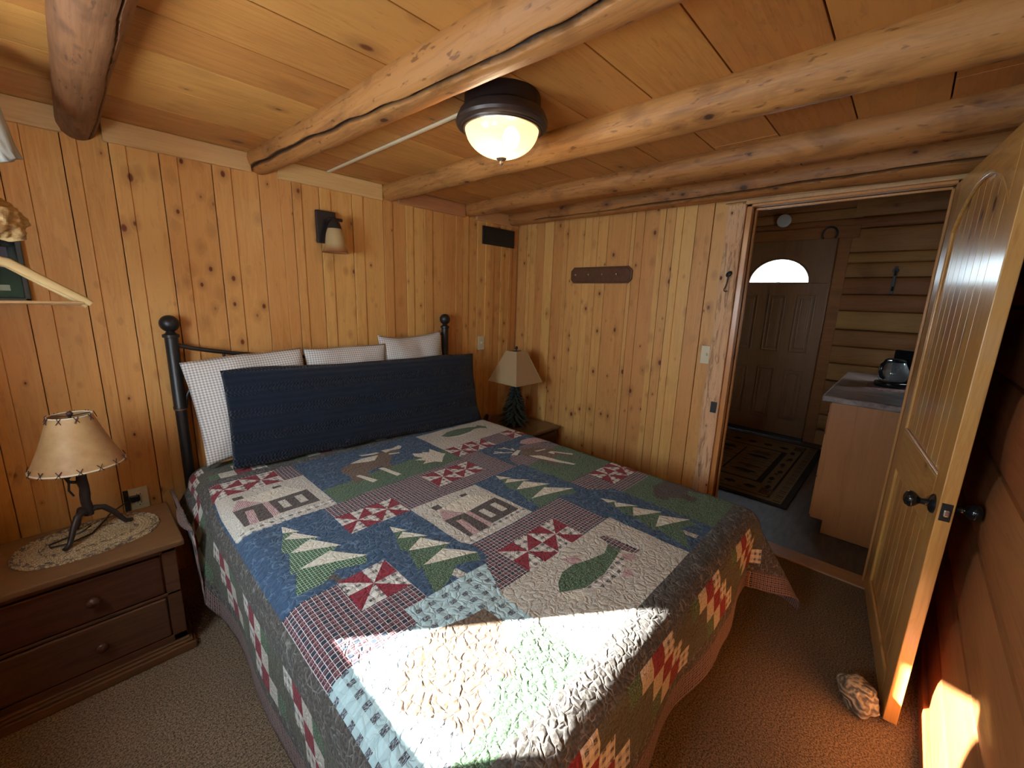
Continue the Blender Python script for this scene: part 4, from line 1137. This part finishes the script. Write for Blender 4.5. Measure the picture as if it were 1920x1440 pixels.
# plaque with four pegs on the doorway wall
pk = empty('peg_rack', (-.009, -.868, 1.664), -pi/2, label='dark brown wooden peg board between corner and doorway', cat='coat rack')
mb = MB(); mb.rv = .4
c = .028; w, hh = .262, .060
octo = [(-w+c, -hh), (w-c, -hh), (w, -hh+c), (w, hh-c), (w-c, hh), (-w+c, hh), (-w, hh-c), (-w, -hh+c)]
mb.prism([(u, v) for u, v in octo], -.014, .0, lambda u, v, a: (u, a, v))
mb.prism([(u*.955, v*.84) for u, v in octo], -.019, -.014, lambda u, v, a: (u, a, v))
mb.build('board', m_plaque, pk, bevel=.003)
for k in range(4):
    x = -.205+.118*k
    mb = MB(); mb.lathe([(.006, 0), (.005, .006), (.0065, .010), (.007, .014), (.0001, .018)], (x, -.019, .004), (0, -1, 0), 14)
    mb.build('peg', plain('peg_metal', (.32, .24, .20), .4, Metallic=.5), pk, smooth=50)

# hook and eye latch on the post
hk = empty('hook_latch', (-.036, -1.775, 1.655), -pi/2, label='small black hook latch hanging on the rough doorway post', cat='hook')
mb = MB(); mb.lathe([(.0001, 0), (.013, .001), (.015, .004), (.009, .010), (.0001, .012)], (0, 0, 0), (0, -1, 0), 18, scale=(1.35, 1)); mb.build('backplate', m_black, hk, smooth=50)
mb = MB(); mb.tube([(0, -.010, -.010), (-.002, -.013, -.045), (-.008, -.013, -.072), (-.014, -.014, -.088), (-.012, -.016, -.098), (-.003, -.018, -.103), (.006, -.02, -.098)], .0032, 8); mb.build('hook', m_black, hk, smooth=60)
mb = MB(); mb.box(-.0405, -.034, DY1+.040, DY1+.075, .80, .87)
tag(mb.build('strike_plate', m_black, bevel=.001), 'small dark strike plate low on the rough doorway post', 'strike plate')

# conduit to the ceiling light
mb = MB(); mb.box(-1.666, -1.650, -1.34, -.025, H-.011, H-.0005); tag(mb.build('wire_channel', plain('cream_channel', (.66, .56, .38), .45), bevel=.003), 'cream wire channel running from the wall to the ceiling light', 'wire channel')

# ================================================================== CEILING LIGHT
CL = (-1.640, -1.445, H)
cl = empty('ceiling_light', CL, label='lit flush ceiling light with bronze rim and glass bowl', cat='ceiling light')
mb = MB(); mb.lathe([(.131, 0), (.133, -.004), (.135, -.052), (.138, -.056)], seg=56); mb.build('canopy', m_iron, cl, smooth=40)
mb = MB(); mb.lathe([(.136, -.052), (.146, -.054), (.152, -.060), (.160, -.078), (.163, -.088), (.160, -.097), (.150, -.103), (.146, -.103), (.144, -.107), (.139, -.107), (.137, -.111), (.131, -.111), (.129, -.104), (.130, -.07)], seg=64); mb.build('rim', plain('bronze_rim', (.055, .038, .032), .38, Metallic=.4), cl, smooth=35)
prof = [(.130, -.104)]+[(.130*cos(t), -.104-.092*sin(t)) for t in [pi*.5*i/14 for i in range(1, 14)]]+[(.002, -.196)]
g = G('frosted_bowl'); m_bowl = g.m
nt = g.nt; nt.nodes.remove(g.b)
out = [n for n in nt.nodes if n.type == 'OUTPUT_MATERIAL'][0]
tr_ = nt.nodes.new('ShaderNodeBsdfTranslucent'); tr_.inputs[0].default_value = (.30, .21, .10, 1)
tp = nt.nodes.new('ShaderNodeBsdfTransparent'); tp.inputs[0].default_value = (1, .93, .80, 1)
df = nt.nodes.new('ShaderNodeBsdfGlossy'); df.inputs['Roughness'].default_value = .2
em = nt.nodes.new('ShaderNodeEmission'); em.inputs[0].default_value = (1, .70, .36, 1); em.inputs[1].default_value = .30
m1 = nt.nodes.new('ShaderNodeMixShader'); m1.inputs[0].default_value = .50
m2 = nt.nodes.new('ShaderNodeMixShader'); m2.inputs[0].default_value = .05
ad = nt.nodes.new('ShaderNodeAddShader')
nt.links.new(tr_.outputs[0], m1.inputs[1]); nt.links.new(tp.outputs[0], m1.inputs[2])
nt.links.new(m1.outputs[0], m2.inputs[1]); nt.links.new(df.outputs[0], m2.inputs[2])
nt.links.new(m2.outputs[0], ad.inputs[0]); nt.links.new(em.outputs[0], ad.inputs[1]); nt.links.new(ad.outputs[0], out.inputs[0])
mb = MB(); mb.lathe(prof, seg=64, cap=False); mb.build('glass_bowl', m_bowl, cl, smooth=180)
mb = MB(); mb.lathe([(.0001, -.188), (.012, -.190), (.018, -.194), (.019, -.199), (.014, -.203), (.006, -.205), (.0055, -.209), (.008, -.213), (.005, -.219), (.0001, -.221)], seg=24); mb.build('finial', plain('pewter_finial', (.28, .22, .18), .35, Metallic=.6), cl, smooth=60)
# lamp bulb
g = G('lit_bulb'); g.done((1, .9, .7), .5, None, Emission_Color=(1, .83, .60, 1), Emission_Strength=60.0)
mb = MB(); mb.sphere((.035, -.012, -.125), .030, 20, 12, (1, 1, 1.25)); bl = mb.build('bulb', g.m, cl, smooth=180)
ldl = bpy.data.lights.new('bulb_light', 'POINT'); ldl.energy = 9; ldl.color = (1, .80, .60); ldl.shadow_soft_size = .05
lo = bpy.data.objects.new('bulb_light', ldl); COL.objects.link(lo); lo.location = (CL[0]-.02, CL[1]+.01, H-.150)

# ================================================================== HANGERS AND CLOTHES CORNER
RX, RZ = -2.942, 1.656
mb = MB(); mb.rv = .5; mb.tube([(RX, -.82, RZ), (RX, -.50, RZ)], .013, 14)
for y in (-.815, -.505): mb.tube([(RX, y, RZ), (RX, y, H-.001)], .005, 8)
tag(mb.build('clothes_rod', m_iron, smooth=60), 'short clothes rod hung from the ceiling at the left edge', 'clothes rod')
def hanger(y, rz, tilt, label):
    o = empty('coat_hanger', (RX, y, RZ+.013), rz, label=label, cat='coat hanger', group='wooden coat hangers')
    mb = MB()
    mb.tube([(0, 0, -.135), (0, 0, -.07), (.0, 0, -.055)]+[(.018*sin(t), 0, -.018+.018*-cos(t)*1.0+.0) for t in [pi*i/10 for i in range(0, 13)]], .0018, 8)
    mb.build('hook', m_metal, o, smooth=60)
    mb = MB(); mb.rv = .4
    for s in (-1, 1):
        pts = [(0, 0, -.128), (s*.05, 0, -.140), (s*.11, 0, -.185), (s*.165, 0, -.225), (s*.200, 0, -.250), (s*.214, 0, -.262)]
        mb.tube(pts, lambda t: .0145-.004*t if t < .9 else .009, 12, flat=.5)
    mb.build('shoulder_bar', m_hanger, o, smooth=70)
    mb = MB(); mb.rv = .6; mb.tube([(-.198, 0, -.258), (.198, 0, -.258)], .0052, 10); mb.build('trouser_bar', m_hanger, o, smooth=60)
    o.rotation_euler = (0, tilt, rz)
hanger(-.605, radians(4), radians(0), 'nearer wooden coat hanger, its bar at the left edge')
hanger(-.555, radians(-3), radians(2.0), 'second wooden coat hanger just behind the first')
g = G('fleece_tan'); n = g.noise(g.coord('Object'), 60, 4, .7); n2 = g.noise(g.vmath('MULTIPLY', g.coord('Object'), (40, 40, 140)), 1, 3)
m_fleece = g.done(g.mix(g.mapr(g.math('ADD', n, n2), .8, 1.2), (.30, .18, .07), (.46, .31, .13)), .95, g.bump(g.math('ADD', n, n2), .4, .006))
def lumpy(name, c, sc, amp, freq, m, seed, seg=64, ring=40):
    mb = MB(); mb.sphere((0, 0, 0), 1, seg, ring, (1, 1, 1))
    vs = []
    for v in mb.v:
        p = Vector(v); k = 1+amp*mnoise.noise(p*freq+Vector((seed, 0, 0)))+amp*.4*mnoise.noise(p*freq*3+Vector((0, seed, 0)))
        vs.append((p.x*sc[0]*k, p.y*sc[1]*k, p.z*sc[2]*k))
    mb.v = vs; o = mb.build(name, m, smooth=180); o.location = c; return o
tag(lumpy('fleece_bundle', (RX+.030, -.705, 1.640), (.075, .075, .058), .28, 2.0, m_fleece, 3.0), 'tan fuzzy fleece bundle above the coat hangers', 'fleece')
mb = MB(); mb.rv = .3; mb.box(XW, -2.96, -.90, -.40, 2.005, 2.025); mb.box(XW, XW+.02, -.90, -.40, 1.95, 2.005)
tag(mb.build('wall_shelf', m_trim, bevel=.002), 'pine shelf on the left wall holding grey cloth', 'shelf')
mb = MB(); mb.tube([(-3.12, -.64, 2.062), (-3.04, -.63, 2.066), (-2.975, -.62, 2.060), (-2.925, -.61, 2.015), (-2.900, -.60, 1.955), (-2.878, -.60, 1.90), (-2.858, -.60, 1.855), (-2.845, -.60, 1.825)], lambda t: .036+.030*sin(pi*min(1, t*1.1))-.010*t, 26, flat=.55)
mb.v = [(x+.016*mnoise.noise(Vector((x*50, y*50, z*6))), y+.020*mnoise.noise(Vector((x*60, y*30, z*6))), z+(.004 if x > -2.9 else 0)*mnoise.noise(Vector((x*30, 4, z*19)))) for x, y, z in mb.v]
mb.v = [(x, y, max(z, 2.0262) if x < -2.972 else z) for x, y, z in mb.v]
o = mb.build('hanging_cloth', plain('grey_white_cloth', (.33, .32, .28), .9), smooth=180)
tag(o, 'grey white cloth hanging down at the top left edge', 'cloth')

# ================================================================== DOORSTOP STONE
g = G('banded_stone'); p = g.coord('Object'); n = g.noise(p, 18, 4, .6)
wv = g.math('SINE', g.math('ADD', g.math('MULTIPLY', g.sep(p)[2], 260), g.math('MULTIPLY', g.noise(p, 14, 3), 26)))
c = g.mix(g.mapr(wv, -.9, .3), (.13, .105, .075), (.40, .36, .27)); c = g.mix(g.mapr(n, .45, .7, 0, .6), c, (.24, .21, .15))
m_stone = g.done(c, .8, g.bump(g.math('ADD', wv, n), .7, .006))
st = lumpy('doorstop_stone', (-.905, -2.690, .052), (.070, .056, .062), .26, 1.4, m_stone, 8.0)
for v in st.data.vertices:
    if v.co.z < -.050: v.co.z = -.050
    if v.co.z > .044: v.co.z = .044+(v.co.z-.044)*.35
    if v.co.y < -.055: v.co.y = -.055
st.location.z = .050; st.rotation_euler = (0, 0, radians(35)); st.data.update()
tag(st, 'banded grey-brown stone on the carpet holding the door open', 'stone')

# ================================================================== HALL THINGS
g = G('rug_tan'); n = g.noise(g.coord('Object'), 300, 2); m_r0 = g.done(g.mix(g.mapr(n, .4, .6), (.30, .22, .12), (.38, .29, .17)), .95, g.bump(n, .6, .003))
m_r1 = plain('rug_black', (.018, .014, .012), .95); m_r2 = plain('rug_olive', (.20, .16, .07), .95); m_r3 = plain('rug_brown', (.13, .07, .04), .95)
mb = MB(); RX0, RX1, RY0, RY1 = .70, 2.52, -2.165, -1.0
mb.box(RX0, RX1, RY0, RY1, 0, .008, 1)
lev = [0]
def rp(poly, m, z=.0088): mb.add([(x, y, z) for x, y in poly], [list(range(len(poly)))], m)
def rr_(x0, x1, y0, y1, m, z=.0088): rp([(x0, y0), (x1, y0), (x1, y1), (x0, y1)], m, z)
rr_(RX0+.045, RX1-.03, RY0+.045, RY1-.04, 0, .0084)
rr_(RX0+.10, RX1-.09, RY0+.135, RY1-.13, 1, .0088); rr_(RX0+.112, RX1-.10, RY0+.152, RY1-.14, 0, .0092)
for k in range(44): x = RX0+.07+k*.0395; rr_(x, x+.016, RY0+.055, RY0+.105, (1, 2, 3)[k % 3], .0090)
ix0, ix1, iy0, iy1 = 1.065, 2.10, -1.915, -1.05
rr_(ix0, ix1, iy0, iy1, 1, .0096); rr_(ix0+.03, ix1-.03, iy0+.045, iy1-.04, 0, .0100)
for x in (1.20, 1.36, 1.52, 1.68, 1.84, 1.97): rr_(x, x+.010, iy0+.045, iy1-.04, 1, .0104)
rr_(1.20, 1.97, -1.575, -1.560, 1, .0108); rr_(1.20, 1.97, -1.30, -1.29, 1, .0108)
def blob(cx, cyy, w, h, m, seed):
    rp([(cx+w*cos(2*pi*k/14)*(1+.3*sin(k*2.7+seed)), cyy+h*sin(2*pi*k/14)*(1+.3*cos(k*3.1+seed))) for k in range(14)], m, .0112)
for i, x in enumerate((1.27, 1.43, 1.60, 1.76, 1.90)):
    blob(x, -1.73, .045, .10, (1, 3, 2)[i % 3], i); blob(x, -1.43, .045, .07, (3, 1, 2)[i % 3], i+5)
for i in range(6):
    blob(1.02+.22*i, -1.975+.02*(i % 2), .045, .020, 1, i); blob(.91+.235*i, -1.96, .028, .016, 3, i+3)
for i in range(6):
    blob(.93, -1.86+.15*i, .035, .045, 1, i*2); blob(.86, -1.80+.15*i, .03, .022, 2, i)
for i in range(6): blob(2.24, -1.86+.15*i, .04, .04, 1, i*2)
for cx, cyy in ((.91, -1.985), (2.32, -1.985)):
    rr_(cx-.07, cx+.07, cyy-.045, cyy+.045, 3, .0100)
    for a in range(8): blob(cx+.04*cos(a*pi/4), cyy+.028*sin(a*pi/4), .012, .006, 0, a)
tag(mb.build('rug', [m_r0, m_r1, m_r2, m_r3]), 'tan rug with black borders and pine cones by the front door', 'rug')

cab = empty('cabinet', (1.2, -2.58, 0), label='reddish brown base cabinet with side drawers in the hall', cat='cabinet')
ox, oy = 1.2, -2.58
mb = MB(); mb.rv = .5
B(mb, .500, .520, -2.87, -2.325, .09, .889); B(mb, .500, .520, -2.87, -2.395, .0, .095)
mb.build('end_panel', m_cab, cab, bevel=.002)
mb = MB(); mb.rv = .4; B(mb, .521, 1.90, -2.87, -2.345, .10, .889); B(mb, .521, 1.88, -2.87, -2.41, 0, .10); mb.build('body', m_cab, cab, bevel=.002)
for x0, x1 in ((.503, .93), (.94, 1.40), (1.41, 1.88)):
    for z0, z1 in ((.105, .375), (.385, .675), (.685, .880)):
        mb = MB(); mb.rv = z0; B(mb, x0, x1, -2.344, -2.318, z0, z1); d = mb.build('drawer', m_cab, cab, bevel=.003)
        mb = MB(); mb.box((x0+x1)/2-.05-ox, (x0+x1)/2+.05-ox, -2.302-oy, -2.296-oy, (z0+z1)/2-.005, (z0+z1)/2+.005)
        for s in (-.045, .045): mb.box((x0+x1)/2+s-.004-ox, (x0+x1)/2+s+.004-ox, -2.319-oy, -2.298-oy, (z0+z1)/2-.004, (z0+z1)/2+.004)
        mb.build('handle', m_iron, d)
mb = MB(); mb.box(.470, 1.93, -2.875, -2.275, .890, .930)
tag(mb.build('countertop', m_counter, bevel=.008), 'mottled grey brown laminate worktop in the hall', 'worktop')
mb = MB(); mb.box(1.02, 1.42, -2.80, -2.445, .9305, .936)
g = G('pink_mat'); n = g.noise(g.coord('Object'), 60, 2); tag(mb.build('placemat', g.done(g.mix(g.mapr(n, .4, .6), (.22, .09, .09), (.40, .26, .24)), .8), bevel=.002), 'pinkish red placemat under the coffee maker', 'placemat')
cm = empty('coffee_maker', (1.22, -2.575, .936), radians(150), label='black coffee maker with shiny glass carafe on the hall counter', cat='coffee maker')
g = G('carafe_glass'); m_car = g.done((.80, .88, .92), .04, None, Transmission_Weight=.85, IOR=1.45, Specular_IOR_Level=.8)
mb = MB(); mb.lathe([(.085, 0), (.095, .006), (.096, .030), (.088, .040), (.02, .042)], seg=36); mb.box(-.24, -.10, -.08, .08, 0, .26)
mb.build('body', m_blackgloss, cm, smooth=35, bevel=.006)
mb = MB(); prof = [(.066, .044), (.078, .052), (.086, .085), (.082, .125), (.062, .165), (.054, .182)]
mb.lathe(prof+[(r-.003, z) for r, z in prof[::-1]], seg=40, cap=False); cf = mb.build('carafe', m_car, cm, smooth=60)
mb = MB(); mb.lathe([(.058, .180), (.060, .192), (.045, .202), (.0001, .205)], seg=32); mb.build('lid', m_blackgloss, cf, smooth=50)
mb = MB(); mb.tube([(.052, 0, .188), (.095, 0, .190), (.128, 0, .165), (.135, 0, .12), (.118, 0, .080), (.090, 0, .066)], .010, 12, flat=1.3); mb.build('handle', m_blackgloss, cf, smooth=60)
mb = MB(); mb.lathe([(.0665, .0435), (.0875, .086), (.0870, .096), (.0001, .096)], seg=32); 
nb = empty('napkin_holder', (1.66, -2.74, .9305), radians(20), label='black wire holder with pale packets behind the coffee maker', cat='holder')
mb = MB()
for y in (-.04, .04):
    mb.tube([(-.09, y, .004), (-.09, y, .20), (.09, y, .26), (.09, y, .004)], .004, 8); mb.tube([(-.09, y, .1), (.09, y, .26)], .003, 8)
mb.tube([(-.09, -.04, .004), (-.09, .04, .004), (.09, .04, .004), (.09, -.04, .004)], .004, 8, closed=True); mb.build('wire_rack', m_black, nb, smooth=60)
mb = MB(); mb.box(-.082, .0, -.032, .032, .008, .22); tag(mb.build('packet', m_white, nb, bevel=.004), 'white packet')
mb = MB(); mb.box(.005, .082, -.032, .032, .008, .21); tag(mb.build('packet', plain('blue_packet', (.12, .16, .42), .6), nb, bevel=.004), 'blue packet')
mb = MB(); mb.lathe([(.068, 0), (.068, -.018), (.062, -.030), (.030, -.034), (.0001, -.034)], (0, 0, 0), (1, 0, 0), 36)
sd = mb.build('smoke_detector', m_white, smooth=40); sd.location = (HX+.003, -1.425, 2.40)
tag(sd, 'round white smoke detector above the front door', 'smoke detector')
mb = MB(); mb.tube([(HX-.035, -1.86+.062*cos(t), 2.225+.068*sin(t)) for t in [radians(-40)+radians(260)*i/20 for i in range(21)]], .009, 8, flat=.5)
tag(mb.build('horseshoe', m_iron, smooth=60), 'dark horseshoe hung on the trim above the front door', 'horseshoe')
chk = empty('coat_hook', (HX-.012, -2.424, 1.76), label='black iron coat hook on the logs right of the front door', cat='hook')
mb = MB(); mb.box(-.008, .004, -.012, .012, -.13, .13); mb.lathe([(.0001, .0), (.024, .002), (.024, .008), (.0001, .010)], (0, 0, .09), (-1, 0, 0), 14); mb.build('backplate', m_black, chk, bevel=.002)
mb = MB(); mb.tube([(-.008, 0, .05), (-.05, 0, .045), (-.07, 0, .07), (-.072, 0, .09)], .006, 8); mb.build('hook', m_black, chk, smooth=60)
mb = MB(); mb.tube([(-.008, 0, -.06), (-.03, 0, -.10), (-.05, 0, -.10), (-.055, 0, -.075)], .006, 8); mb.build('hook', m_black, chk, smooth=60)
